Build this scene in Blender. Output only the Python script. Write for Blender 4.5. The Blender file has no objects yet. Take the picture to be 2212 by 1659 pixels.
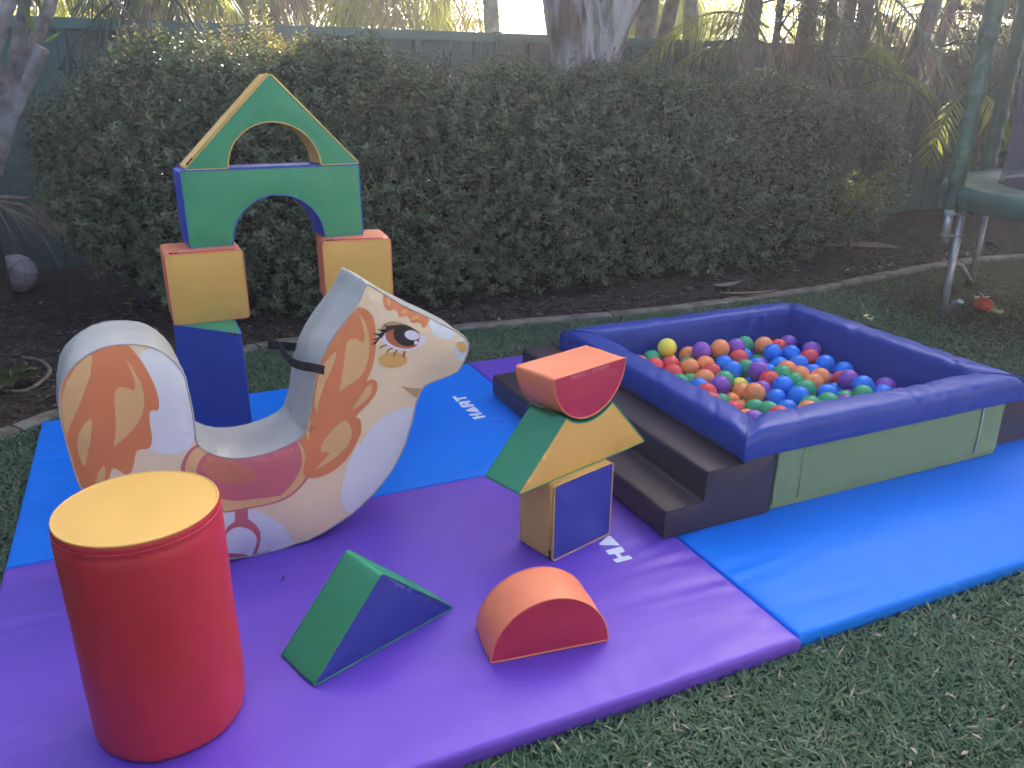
import bpy, bmesh, math, random
import numpy as np
from mathutils import Vector, Matrix, noise
random.seed(7); rng = np.random.default_rng(7)
S = bpy.context.scene
C = S.collection

# ---------------------------------------------------------------- camera, world, sun, exposure
CAM_ROT = Matrix(((0.9117033, 0.1367331, -0.3874290), (-0.4107882, 0.3196419, -0.8538631), (0.0070872, 0.9376210, 0.3475869)))
cd = bpy.data.cameras.new('camera'); cam = bpy.data.objects.new('camera', cd); C.objects.link(cam)
cam.matrix_world = Matrix.Translation((0, 0, 1.40)) @ CAM_ROT.to_4x4()
cd.sensor_fit = 'HORIZONTAL'; cd.angle_x = 2*math.atan(1106/1727.0); cd.clip_start = .05; cd.clip_end = 900
S.camera = cam
SUN_AZ, SUN_EL = math.radians(38), math.radians(27)
w = bpy.data.worlds.new('World'); S.world = w; w.use_nodes = True
nt = w.node_tree; bgn = nt.nodes['Background']
sky = nt.nodes.new('ShaderNodeTexSky'); sky.sky_type = 'NISHITA'; sky.sun_disc = False
sky.sun_elevation = SUN_EL; sky.sun_rotation = SUN_AZ; sky.air_density = .55; sky.dust_density = 4.5; sky.ozone_density = .3
nt.links.new(sky.outputs[0], bgn.inputs[0]); bgn.inputs[1].default_value = .12
SUN_DIR = Vector((math.sin(SUN_AZ)*math.cos(SUN_EL), math.cos(SUN_AZ)*math.cos(SUN_EL), math.sin(SUN_EL)))
sl = bpy.data.lights.new('sun', 'SUN'); sl.energy = 3.6; sl.angle = math.radians(.5); sl.color = (1, .90, .74)
so = bpy.data.objects.new('sun', sl); C.objects.link(so)
so.rotation_euler = SUN_DIR.to_track_quat('Z', 'Y').to_euler(); so.location = (8, 9, 9)
S.view_settings.view_transform = 'Standard'; S.view_settings.look = 'None'
S.view_settings.exposure = 2.75; S.view_settings.gamma = 1.0; S.view_settings.use_curve_mapping = False
S.cycles.adaptive_threshold = .025; S.cycles.max_bounces = 4; S.cycles.diffuse_bounces = 2; S.cycles.volume_bounces = 0; S.cycles.glossy_bounces = 2; S.cycles.transmission_bounces = 3; S.cycles.transparent_max_bounces = 6
S.render.resolution_x = 1024; S.render.resolution_y = 768

# ---------------------------------------------------------------- materials
def lin(c): return tuple((v/12.92 if v <= .04045 else ((v+.055)/1.055)**2.4) for v in (c[0]/255, c[1]/255, c[2]/255))
def base_mat(name, rough=.5, spec=.5):
    m = bpy.data.materials.new(name); m.use_nodes = True; t = m.node_tree
    p = t.nodes['Principled BSDF']; p.inputs['Roughness'].default_value = rough; p.inputs['Specular IOR Level'].default_value = spec
    return m, t, p
def N(t, kind, **kw):
    n = t.nodes.new(kind)
    for k, v in kw.items():
        if k in n.inputs.keys(): n.inputs[k].default_value = v
        else: setattr(n, k, v)
    return n
def noisy(name, c1, c2, scale, rough=.6, spec=.3, bump=.2, bscale=None, bdist=.01, detail=6, rvar=.0, lo=.35, hi=.65, metallic=0, stretch=None):
    m, t, p = base_mat(name, rough, spec)
    co = N(t, 'ShaderNodeTexCoord'); n = N(t, 'ShaderNodeTexNoise', Scale=scale, Detail=detail)
    src = co.outputs['Object']
    if stretch:
        mp = N(t, 'ShaderNodeMapping'); mp.inputs['Scale'].default_value = stretch; t.links.new(src, mp.inputs['Vector']); src = mp.outputs[0]
    t.links.new(src, n.inputs['Vector'])
    mr = N(t, 'ShaderNodeMapRange'); mr.inputs['From Min'].default_value = lo; mr.inputs['From Max'].default_value = hi
    t.links.new(n.outputs['Fac'], mr.inputs['Value'])
    mx = N(t, 'ShaderNodeMix', data_type='RGBA'); mx.inputs[6].default_value = (*c1, 1); mx.inputs[7].default_value = (*c2, 1)
    t.links.new(mr.outputs[0], mx.inputs[0]); t.links.new(mx.outputs[2], p.inputs['Base Color'])
    b = N(t, 'ShaderNodeBump', Strength=bump, Distance=bdist); n2 = N(t, 'ShaderNodeTexNoise', Scale=bscale or scale*3, Detail=5)
    t.links.new(src, n2.inputs['Vector']); t.links.new(n2.outputs['Fac'], b.inputs['Height']); t.links.new(b.outputs[0], p.inputs['Normal'])
    p.inputs['Metallic'].default_value = metallic
    if rvar:
        m2 = N(t, 'ShaderNodeMapRange'); m2.inputs['To Min'].default_value = rough-rvar; m2.inputs['To Max'].default_value = rough+rvar
        t.links.new(n.outputs['Fac'], m2.inputs['Value']); t.links.new(m2.outputs[0], p.inputs['Roughness'])
    return m
def vinyl(name, c, rough=.42, spec=.5, crease=.25):
    """coated fabric: faint blotches, fine leather grain, broad soft creases"""
    m, t, p = base_mat(name, rough, spec)
    co = N(t, 'ShaderNodeTexCoord')
    n = N(t, 'ShaderNodeTexNoise', Scale=5.0, Detail=6, Roughness=.65); t.links.new(co.outputs['Object'], n.inputs['Vector'])
    mx = N(t, 'ShaderNodeMix', data_type='RGBA'); mx.inputs[6].default_value = (*[v*.93 for v in c], 1); mx.inputs[7].default_value = (*[min(1, v*1.06) for v in c], 1)
    t.links.new(n.outputs['Fac'], mx.inputs[0]); t.links.new(mx.outputs[2], p.inputs['Base Color'])
    m2 = N(t, 'ShaderNodeMapRange'); m2.inputs['To Min'].default_value = rough-.07; m2.inputs['To Max'].default_value = rough+.10
    t.links.new(n.outputs['Fac'], m2.inputs['Value']); t.links.new(m2.outputs[0], p.inputs['Roughness'])
    g = N(t, 'ShaderNodeTexVoronoi', Scale=650.0); t.links.new(co.outputs['Object'], g.inputs['Vector'])
    b1 = N(t, 'ShaderNodeBump', Strength=.10, Distance=.0006); t.links.new(g.outputs['Distance'], b1.inputs['Height'])
    k = N(t, 'ShaderNodeTexNoise', Scale=9.0, Detail=3, Distortion=.6); t.links.new(co.outputs['Object'], k.inputs['Vector'])
    b2 = N(t, 'ShaderNodeBump', Strength=crease, Distance=.006); t.links.new(k.outputs['Fac'], b2.inputs['Height'])
    t.links.new(b1.outputs[0], b2.inputs['Normal']); t.links.new(b2.outputs[0], p.inputs['Normal'])
    return m
def leafy(name, c1, c2, c3=None, rough=.45, trans=.35, spec=.4, tcol=None):
    """leaf: colour mixed by the per-leaf 'tint' attribute, part of the light passes through"""
    m, t, p = base_mat(name, rough, spec)
    a = N(t, 'ShaderNodeAttribute', attribute_name='tint')
    r = N(t, 'ShaderNodeValToRGB'); e = r.color_ramp.elements
    e[0].position = 0; e[0].color = (*c1, 1); e[1].position = .8; e[1].color = (*c2, 1)
    if c3: x = e.new(.97); x.color = (*c3, 1)
    t.links.new(a.outputs['Fac'], r.inputs[0]); t.links.new(r.outputs[0], p.inputs['Base Color'])
    tr = N(t, 'ShaderNodeBsdfTranslucent')
    if tcol: tr.inputs['Color'].default_value = (*tcol, 1)
    else: t.links.new(r.outputs[0], tr.inputs['Color'])
    ms = N(t, 'ShaderNodeMixShader'); ms.inputs[0].default_value = trans
    t.links.new(p.outputs[0], ms.inputs[1]); t.links.new(tr.outputs[0], ms.inputs[2])
    t.links.new(ms.outputs[0], t.nodes['Material Output'].inputs['Surface'])
    return m
M = {}
M['purple'] = vinyl('purple_vinyl', (.148, .062, .54), .42)
M['mat_blue'] = vinyl('bright_blue_vinyl', (.0, .190, .84), .46, .18)
M['blue'] = vinyl('royal_blue_vinyl', (.030, .075, .44), .42)
M['navy'] = vinyl('deep_blue_vinyl', (.038, .052, .34), .42)
M['rim'] = vinyl('rim_blue_vinyl', (.016, .052, .33), .42, .42)
M['red'] = vinyl('red_vinyl', (.50, .028, .048), .42)
M['crimson'] = vinyl('crimson_vinyl', (.50, .030, .075), .42)
M['yellow'] = vinyl('yellow_vinyl', (.76, .45, .105), .44)
M['amber'] = vinyl('amber_vinyl', (.72, .43, .12), .44)
M['green'] = vinyl('green_vinyl', (.030, .30, .14), .42)
M['orange'] = vinyl('orange_vinyl', (.86, .25, .12), .42)
M['brown'] = vinyl('dark_brown_vinyl', (.048, .034, .046), .40)
M['sage'] = vinyl('sage_green_vinyl', (.20, .30, .145), .52, .35)
M['silver'] = vinyl('silver_grey_vinyl', (.45, .44, .41), .34, .5, .6)
PR = {'cream': (.84, .68, .46), 'white': (.74, .78, .82), 'orange': (.72, .24, .10), 'tan': (.76, .47, .21), 'pink': (.60, .155, .19), 'rust': (.60, .20, .12),
      'gold': (.74, .42, .13), 'lid': (.60, .34, .17), 'eyewhite': (.76, .76, .88), 'iris': (.50, .14, .065), 'black': (.02, .018, .022), 'lash': (.26, .10, .06)}
for k, v in PR.items(): M['print_'+k] = vinyl('print_'+k, v, .45, .4, .2)
M['logo'] = vinyl('white_logo_print', (.72, .78, .88), .45, .4, .1)
M['black'] = noisy('black_webbing', (.012, .012, .016), (.022, .022, .028), 60, .7, .3, .3, 400, .001)
M['tagred'] = noisy('red_tag', (.35, .03, .03), (.42, .05, .04), 60, .6)
M['soil'] = noisy('dark_soil', (.028, .019, .014), (.085, .062, .048), 14, .95, .1, 1.0, 40, .04)
M['turf'] = noisy('turf_soil', (.030, .042, .018), (.06, .068, .034), 14, .95, .1, .8, 60, .02)
M['concrete'] = noisy('kerb_concrete', (.13, .115, .09), (.28, .25, .20), 11, .9, .2, .6, 70, .006)
M['fence'] = noisy('green_painted_steel', (.030, .085, .075), (.040, .105, .090), 2.5, .42, .5, .08, 30, .002)
M['fence_cap'] = noisy('green_steel_cap', (.045, .12, .105), (.055, .14, .12), 2.5, .38, .5, .05, 30, .002)
M['galv'] = noisy('galvanised_steel', (.36, .37, .40), (.50, .51, .54), 22, .42, .5, .1, 60, .001, metallic=.6)
M['sleeve'] = noisy('green_sleeve', (.020, .075, .050), (.040, .12, .085), 7, .36, .5, .9, 22, .02)
M['pad'] = noisy('green_pad', (.030, .095, .075), (.05, .14, .11), 6, .45, .5, .5, 18, .01)
M['jump'] = noisy('black_jump_mat', (.012, .012, .015), (.02, .02, .024), 30, .8, .2, .3)
M['bark'] = noisy('grey_bark', (.13, .115, .105), (.26, .245, .235), 16, .85, .2, .7, 60, .008)
M['paper_bark'] = noisy('peeling_bark', (.16, .115, .09), (.47, .44, .41), 6, .85, .2, 1.0, 16, .03, 10, lo=.38, hi=.60, stretch=(1.6, 1.6, .38))
M['palm_trunk'] = noisy('palm_trunk', (.09, .08, .065), (.20, .18, .15), 12, .85, .2, .6, 40, .008)
M['twig'] = noisy('pale_twig', (.16, .12, .085), (.30, .24, .18), 20, .85)
M['dead'] = leafy('dead_palm_leaf', (.16, .11, .07), (.33, .25, .17), rough=.8, trans=.3)
M['hedge'] = leafy('hedge_leaf', (.048, .078, .034), (.165, .215, .100), (.28, .17, .10), rough=.34, trans=.26, spec=.5)
M['sun_tint_tip'] = leafy('sun_tinted_tip_leaf', (.18, .22, .045), (.40, .38, .11), (.42, .20, .10), rough=.4, trans=.6)  # hedge leaf recoloured yellow, so the sun on the tips sits in its colour
M['redtip'] = leafy('red_tip_leaf', (.075, .050, .032), (.13, .10, .06), rough=.45, trans=.3)
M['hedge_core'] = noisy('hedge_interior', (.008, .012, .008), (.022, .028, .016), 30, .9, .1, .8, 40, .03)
M['grass'] = leafy('grass_blade', (.070, .146, .074), (.158, .238, .130), (.44, .40, .26), rough=.42, trans=.28, spec=.5)
M['frond'] = leafy('palm_leaf', (.045, .085, .022), (.15, .21, .045), rough=.4, trans=.5, tcol=(.44, .48, .06))
M['frond_dark'] = leafy('palm_leaf_grey', (.05, .075, .045), (.12, .15, .095), rough=.45, trans=.3)
M['crown'] = leafy('tree_leaf', (.030, .060, .020), (.075, .12, .040), rough=.45, trans=.2)
M['shrub'] = leafy('shrub_leaf', (.030, .055, .018), (.14, .19, .05), rough=.45, trans=.55, tcol=(.46, .48, .07))
M['plumeria'] = leafy('young_leaf', (.10, .17, .04), (.20, .28, .08), rough=.4, trans=.5)
M['litter'] = leafy('leaf_litter', (.045, .032, .026), (.17, .13, .11), (.42, .38, .33), rough=.8, trans=.05)
M['roof'] = noisy('blue_grey_roof', (.14, .18, .24), (.20, .25, .32), 3, .5, .4, .2)
M['render'] = noisy('pale_render', (.5, .47, .42), (.6, .57, .52), 4, .85)
M['darkpost'] = noisy('dark_timber', (.020, .019, .016), (.045, .040, .032), 8, .85, .2, .6, 50, .006)
M['whiteball'] = noisy('worn_white_leather', (.42, .42, .45), (.62, .62, .66), 6, .55, .4, .3, 60, .002)
M['ballline'] = noisy('ball_seam', (.16, .16, .17), (.22, .22, .24), 30, .7)
M['toyred'] = noisy('red_toy', (.52, .05, .03), (.62, .08, .05), 8, .5)
BC = {'R': (.78, .075, .080), 'O': (.95, .30, .10), 'G': (.040, .38, .16), 'Y': (.92, .80, .08), 'B': (.015, .21, .80), 'P': (.26, .085, .46)}
BN = {'R': 'red', 'O': 'orange', 'G': 'green', 'Y': 'yellow', 'B': 'blue', 'P': 'purple'}
for k, v in BC.items():
    M['ball'+k] = noisy('ball_plastic_'+BN[k], tuple(x*.94 for x in v), tuple(min(1, x*1.06) for x in v), 20, .36, .5, .10, 160, .001)
    M['ball'+k].node_tree.nodes['Principled BSDF'].inputs['Subsurface Weight'].default_value = .0
m, t, p = base_mat('safety_net', .8, .2); p.inputs['Base Color'].default_value = (.16, .15, .22, 1)
p.inputs['Alpha'].default_value = .62; M['net'] = m

# ---------------------------------------------------------------- object helpers
def tag(o, label=None, cat=None, group=None, kind=None):
    if label: o['label'] = label
    if cat: o['category'] = cat
    if group: o['group'] = group
    if kind: o['kind'] = kind
    return o
def empty(name, loc=(0, 0, 0), rz=0, label=None, cat=None, group=None):
    o = bpy.data.objects.new(name, None); C.objects.link(o); o.location = loc; o.rotation_euler = (0, 0, rz); o.empty_display_size = .1
    return tag(o, label, cat, group)
def link(name, me, mat=None, parent=None, smooth=True):
    o = bpy.data.objects.new(name, me); C.objects.link(o)
    if mat is not None: me.materials.append(M[mat] if isinstance(mat, str) else mat)
    if smooth and len(me.polygons): me.polygons.foreach_set('use_smooth', [True]*len(me.polygons))
    if parent: o.parent = parent
    return o
def pyd(name, v, f, mat=None, parent=None, smooth=True):
    me = bpy.data.meshes.new(name); me.from_pydata([tuple(map(float, q)) for q in v], [], f); me.update()
    return link(name, me, mat, parent, smooth)
def npmesh(name, V, loops, nper, mat, parent=None, tint=None, smooth=True):
    """large mesh of n-gons with nper corners each, from numpy arrays; tint = per-vertex float"""
    me = bpy.data.meshes.new(name); me.vertices.add(len(V)); me.vertices.foreach_set('co', V.astype(np.float32).ravel())
    nf = len(loops)//nper; me.loops.add(len(loops)); me.loops.foreach_set('vertex_index', loops.astype(np.int32))
    me.polygons.add(nf); me.polygons.foreach_set('loop_start', np.arange(0, nf*nper, nper, dtype=np.int32))
    me.update(calc_edges=True)
    if tint is not None:
        a = me.attributes.new('tint', 'FLOAT', 'POINT'); a.data.foreach_set('value', tint.astype(np.float32))
    return link(name, me, mat, parent, smooth)
def unit(a): return a/(np.linalg.norm(a, axis=-1, keepdims=True)+1e-9)
def leaves(name, P, D, Nn, L, W, mat, parent=None, tint=None, fold=.25):
    """folded rhombic leaves: P base, D direction, Nn rough normal"""
    n = len(P); D = unit(D); Sd = unit(np.cross(D, Nn)); U = np.cross(Sd, D)
    L = np.broadcast_to(L, n)[:, None]; W = np.broadcast_to(W, n)[:, None]
    V = np.empty((n, 4, 3)); V[:, 0] = P; mid = P+D*L*.48
    V[:, 1] = mid+Sd*W*.5+U*W*fold; V[:, 3] = mid-Sd*W*.5+U*W*fold; V[:, 2] = P+D*L-U*L*.06
    k = np.arange(n)[:, None]*4; lp = (k+np.array([0, 1, 2, 0, 2, 3])).ravel()
    t = rng.random(n) if tint is None else tint
    return npmesh(name, V.reshape(-1, 3), lp, 3, mat, parent, np.repeat(t, 4), smooth=False)
def blades(name, P, D, Sd, L, W, bend, mat, parent=None, tint=None, wbase=.6):
    """strap leaves / grass: two segments, the tip drops by bend*length"""
    n = len(P); D = unit(D); Sd = unit(Sd); L = np.broadcast_to(L, n)[:, None]; W = np.broadcast_to(W, n)[:, None]
    b = np.broadcast_to(bend, n)[:, None]; dn = np.array([0, 0, -1.])
    mid = P+D*L*.5+dn*b*L*.18; tip = P+D*L+dn*b*L*.62
    V = np.empty((n, 5, 3)); V[:, 0] = P+Sd*W*.5*wbase; V[:, 1] = P-Sd*W*.5*wbase; V[:, 2] = mid-Sd*W*.5; V[:, 3] = mid+Sd*W*.5; V[:, 4] = tip
    k = np.arange(n)[:, None]*5; lp = (k+np.array([0, 1, 2, 0, 2, 3, 3, 2, 4])).ravel()
    t = rng.random(n) if tint is None else tint
    return npmesh(name, V.reshape(-1, 3), lp, 3, mat, parent, np.repeat(t, 5), smooth=True)
def tube_data(pts, rad, seg=8, closed=False, caps=True):
    pts = [Vector(p) for p in pts]; n = len(pts); rs = rad if isinstance(rad, (list, tuple)) else [rad]*n
    v, f = [], []; prev = None
    for i, p in enumerate(pts):
        a = pts[(i-1) % n] if (closed or i > 0) else p; b = pts[(i+1) % n] if (closed or i < n-1) else p
        d = (b-a).normalized()
        if prev is None: x = d.orthogonal().normalized()
        else:
            x = prev-d*prev.dot(d); x = x.normalized() if x.length > 1e-6 else d.orthogonal().normalized()
        prev = x; y = d.cross(x)
        for k in range(seg):
            t = 2*math.pi*k/seg; v.append(p+(x*math.cos(t)+y*math.sin(t))*rs[i])
    for i in range(n if closed else n-1):
        for k in range(seg):
            j = (i+1) % n; f.append((i*seg+k, i*seg+(k+1) % seg, j*seg+(k+1) % seg, j*seg+k))
    if caps and not closed: f.append(tuple(range(seg-1, -1, -1))); f.append(tuple((n-1)*seg+k for k in range(seg)))
    return v, f
def tube(name, pts, rad, mat, parent=None, seg=8, closed=False):
    v, f = tube_data(pts, rad, seg, closed); return pyd(name, v, f, mat, parent)
def box(name, lo, hi, mat, parent=None, bevel=.003, rz=None):
    bm = bmesh.new(); bmesh.ops.create_cube(bm, size=1)
    for q in bm.verts: q.co = Vector([lo[i]+(q.co[i]+.5)*(hi[i]-lo[i]) for i in range(3)])
    if bevel: bmesh.ops.bevel(bm, geom=bm.edges[:], offset=bevel, segments=2, affect='EDGES')
    me = bpy.data.meshes.new(name); bm.to_mesh(me); bm.free(); return link(name, me, mat, parent, smooth=False)
def join_data(parts):
    V, F = [], []
    for v, f in parts:
        o = len(V); V += list(v); F += [tuple(i+o for i in q) for q in f]
    return V, F
def spline(pts, n):
    """Catmull-Rom through pts (any dimension)"""
    P = np.array(pts, float); P = np.vstack([2*P[0]-P[1], P, 2*P[-1]-P[-2]]); out = []
    m = len(P)-3
    for k in range(n):
        t = k/(n-1)*m; i = min(int(t), m-1); t -= i; a, b, c, d = P[i:i+4]
        out.append(.5*((2*b)+(-a+c)*t+(2*a-5*b+4*c-d)*t*t+(-a+3*b-3*c+d)*t**3))
    return np.array(out)

# ---------------------------------------------------------------- padded shapes
def area2(p): return sum(p[i][0]*p[(i+1) % len(p)][1]-p[(i+1) % len(p)][0]*p[i][1] for i in range(len(p)))
def round_poly(pts, r, step=.02, sharp=25):
    """round corners sharper than `sharp` degrees and resample"""
    if area2(pts) < 0: pts = pts[::-1]
    n = len(pts); out = []
    for i in range(n):
        a, b, c = (Vector(pts[(i+k) % n]) for k in (-1, 0, 1)); u = (a-b); v = (c-b)
        ang = math.degrees(u.angle(-v)) if u.length > 1e-7 and v.length > 1e-7 else 0
        if ang > sharp and r > 0:
            q = min(r, u.length*.45, v.length*.45); p0 = b+u.normalized()*q; p2 = b+v.normalized()*q
            for k in range(4): t = k/3; out.append(p0*(1-t)**2+b*2*t*(1-t)+p2*t*t)
        else: out.append(b)
    res = []
    for i in range(len(out)):
        a, b = out[i], out[(i+1) % len(out)]; m = max(1, int(math.ceil((b-a).length/step)))
        for k in range(m): res.append(a.lerp(b, k/m))
    return [(p.x, p.y) for p in res]
def cut_poly(pts, cell, hole=None):
    """triangulated polygon cut by a regular grid -> verts(2D), faces"""
    bm = bmesh.new(); vs = [bm.verts.new((p[0], p[1], 0)) for p in pts]
    if hole is None:
        bm.faces.new(vs); bm.normal_update(); bmesh.ops.triangulate(bm, faces=bm.faces[:], ngon_method='EAR_CLIP')
    else:
        es = [bm.edges.new((vs[i], vs[(i+1) % len(vs)])) for i in range(len(vs))]
        hs = [bm.verts.new((p[0], p[1], 0)) for p in hole]; es += [bm.edges.new((hs[i], hs[(i+1) % len(hs)])) for i in range(len(hs))]
        bmesh.ops.triangle_fill(bm, use_beauty=True, use_dissolve=False, edges=es)
    for ax in (0, 1):
        lo = min(p[ax] for p in pts); hi = max(p[ax] for p in pts); k = math.floor(lo/cell)+1
        no = Vector((1, 0, 0)) if ax == 0 else Vector((0, 1, 0))
        while k*cell < hi-1e-5:
            bmesh.ops.bisect_plane(bm, geom=bm.verts[:]+bm.edges[:]+bm.faces[:], dist=1e-6, plane_co=no*(k*cell), plane_no=no); k += 1
    bm.verts.index_update(); v = np.array([q.co[:2] for q in bm.verts]); f = [tuple(q.index for q in fc.verts) for fc in bm.faces]
    bm.free(); return v, f
def dist_outline(v, pts):
    A = np.array(pts); B = np.roll(A, -1, 0); d = np.full(len(v), 1e9)
    for a, b in zip(A, B):
        ab = b-a; t = np.clip(((v-a)@ab)/max(ab@ab, 1e-12), 0, 1); d = np.minimum(d, np.linalg.norm(v-a-t[:, None]*ab, axis=1))
    return d
def puff_field(v, outline, puff, lam, wr, seed, wfreq=14):
    d = dist_outline(v, outline); h = puff*(1-np.exp(-d/lam))
    nz = np.array([noise.noise((p[0]*wfreq*.35, p[1]*wfreq*.35, seed))*.6+noise.noise((p[0]*wfreq, p[1]*wfreq*.6, seed+3))*.4 for p in v])
    edge = np.exp(-d/.05)*np.clip(d/.006, 0, 1)
    pk = np.array([abs(noise.noise((p[0]*28, p[1]*28, seed+9))) for p in v])
    return h+wr*nz*np.clip(d/.02, 0, 1)-wr*1.3*pk*edge
def soft_block(name, outline, depth, front, side, loc, rz=0, label=None, cat='foam block', group=None, rcorner=.012, puff=.0055, wr=.0032, cell=.02, pipe=.0024,
               pipe_mat=None, parent=None, rx=0, seed=None, names=('face_panel', 'side_band', 'piping'), back=True, sharp=25):
    root = parent or empty(name, loc, rz, label, cat, group)
    if parent is None and rx: root.rotation_euler = (rx, 0, rz)
    seed = random.random()*50 if seed is None else seed
    o = round_poly(outline, rcorner, sharp=sharp); v, f = cut_poly(o, cell)
    h = puff_field(v, o, puff, .03, wr, seed)
    for s, y0 in ((-1, 0),)+(((1, depth),) if back else ()):
        V = np.column_stack([v[:, 0], y0+s*h, v[:, 1]]); pyd(names[0], V, f if s < 0 else [q[::-1] for q in f], front, root)
    n = len(o); nd = max(4, int(depth/.025)); A = np.array(o); T = np.roll(A, -1, 0)-np.roll(A, 1, 0); T = T/np.linalg.norm(T, axis=1)[:, None]; No = np.column_stack([T[:, 1], -T[:, 0]])
    V = []
    for j in range(nd+1):
        t = j/nd; bl = puff*.55*math.sin(math.pi*t)
        for i in range(n):
            nz = noise.noise((A[i, 0]*9+seed, t*depth*9, A[i, 1]*9))*wr*math.sin(math.pi*t); q = A[i]+No[i]*(bl*.8+nz); V.append((q[0], depth*t, q[1]))
    F = [(j*n+i, (j+1)*n+i, (j+1)*n+(i+1) % n, j*n+(i+1) % n) for j in range(nd) for i in range(n)]
    pyd(names[1], V, F, side, root)
    if pipe:
        for y in ((0, depth) if back else (0,)): tube(names[2], [(p[0], y, p[1]) for p in o], pipe, pipe_mat or side, root, 6, True)
    return root
def arc(cx, cz, r, a0, a1, n): return [(cx+r*math.cos(math.radians(a0+(a1-a0)*k/n)), cz+r*math.sin(math.radians(a0+(a1-a0)*k/n))) for k in range(n+1)]
GZ = -.06

# ================================================================ setting: ground, bed, kerb
KERB = spline([(-3.2, 1.7), (-1.6, 3.05), (-.80, 3.78), (-.4, 4.10), (0, 4.43), (.40, 4.68), (.95, 4.74), (1.78, 4.62), (3.07, 4.50), (4.05, 4.52), (4.73, 4.56), (5.29, 4.67), (5.85, 4.76), (6.65, 4.86), (7.36, 4.82), (9.5, 4.6)], 140)
def kerb_y(x): return np.interp(x, KERB[:, 0], KERB[:, 1])
def ground_mesh():
    xs = np.concatenate([[-400, -60, -14], np.arange(-7, 12.01, .25), [25, 90, 400]]); ys = np.concatenate([[-400, -60, -10], np.arange(-2, 7.01, .25), [14, 60, 400]])
    V = [(x, y, GZ+(.008*noise.noise((x*1.3, y*1.3, 2)) if abs(x) < 12 and -3 < y < 8 else 0)) for y in ys for x in xs]
    nx = len(xs); F = [(j*nx+i, j*nx+i+1, (j+1)*nx+i+1, (j+1)*nx+i) for j in range(len(ys)-1) for i in range(nx-1)]
    return tag(pyd('ground', V, F, 'turf'), kind='structure')
ground_mesh()
def bed_mesh():
    V, F = [], []; K = KERB[::1]; rows = 26
    for i, (x, y) in enumerate(K):
        for j in range(rows):
            t = j/(rows-1); yy = y+(7.4-y)*t; z = GZ+.028+.10*min(1, t*1.6)*(.6 if x > .5 else 1)+.022*noise.noise((x*3, yy*3, 1))+.012*noise.noise((x*9, yy*9, 5))
            V.append((x, yy, z if t > .02 else GZ+.012))
    for i in range(len(K)-1):
        for j in range(rows-1): a = i*rows+j; F.append((a, a+rows, a+rows+1, a+1))
    return tag(pyd('garden_bed', V, F, 'soil'), kind='structure')
bed_mesh()
def bed_z(x, y): 
    ky = float(kerb_y(x)); t = max(0, min(1, (y-ky)/(7.4-ky))); return GZ+.028+.10*min(1, t*1.6)*(.6 if x > .5 else 1)
kb = tag(bpy.data.objects.new('kerb', None), kind='structure'); C.objects.link(kb)
i = 0
while i < len(KERB)-1:
    k = min(len(KERB)-1, i+random.randint(5, 8)); pts = KERB[i:k+1]; V, F = [], []
    for q, (x, y) in enumerate(pts):
        d = KERB[min(i+q+1, len(KERB)-1)]-KERB[max(i+q-1, 0)]; nn = np.array([-d[1], d[0]])/np.linalg.norm(d); e = .004 if q in (0, len(pts)-1) else 0
        g = .006 if q == 0 else (-.006 if q == len(pts)-1 else 0); dd = d/np.linalg.norm(d); x += dd[0]*g; y += dd[1]*g
        for o, z in ((-.045, -.03), (-.043, .020-e), (-.034, .029-e), (.034, .032-e), (.043, .025-e), (.045, -.03)):
            nz = .004*noise.noise((x*14, y*14, z*20)); V.append((x+nn[0]*(o+nz), y+nn[1]*(o+nz), GZ+z+(nz if z > 0 else 0)))
    for q in range(len(pts)-1):
        for j in range(5): a = q*6+j; F.append((a, a+1, a+7, a+6))
    F.append(tuple(range(6))[::-1]); F.append(tuple((len(pts)-1)*6+j for j in range(6)))
    pyd('kerb_segment', V, F, 'concrete', kb, smooth=False); i = k

# ================================================================ fence
def fence():
    f = empty('steel_fence', (0, 0, 0), 0, 'dark green corrugated steel fence running behind the hedge', 'fence')
    x, top, y0 = -4.2, 1.845, 7.0; pw = .80
    rib = [(0, 0), (.03, 0), (.045, .028), (.10, .028), (.115, 0), (.30, 0), (.315, .028), (.37, .028), (.385, 0), (.57, 0), (.585, .028), (.64, .028), (.655, 0), (.80, 0)]
    me = None
    for k in range(22):
        if me is None:
            V = [(a, -d, z) for z in (-.15, top-.05) for a, d in rib]; n = len(rib); F = [(i, i+1, n+i+1, n+i) for i in range(n-1)]
            o = pyd('panel', V, F, 'fence', f, smooth=False); me = o.data
        else: o = link('panel', me, None, f, smooth=False)
        o.location = (x+k*pw, y0, 0)
    k = 0; xp = x
    while xp < 13.3:
        box('post', (xp-.03, y0-.055, -.15), (xp+.03, y0+.03, top-.012), 'fence', f)
        box('top_rail', (xp+.032, y0-.052, top-.075), (xp+2.368, y0+.035, top), 'fence_cap', f, .008)
        box('post_cap', (xp-.034, y0-.058, top-.010), (xp+.034, y0+.04, top+.010), 'fence_cap', f, .004); xp += 2.4
    return f
fence()

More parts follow.
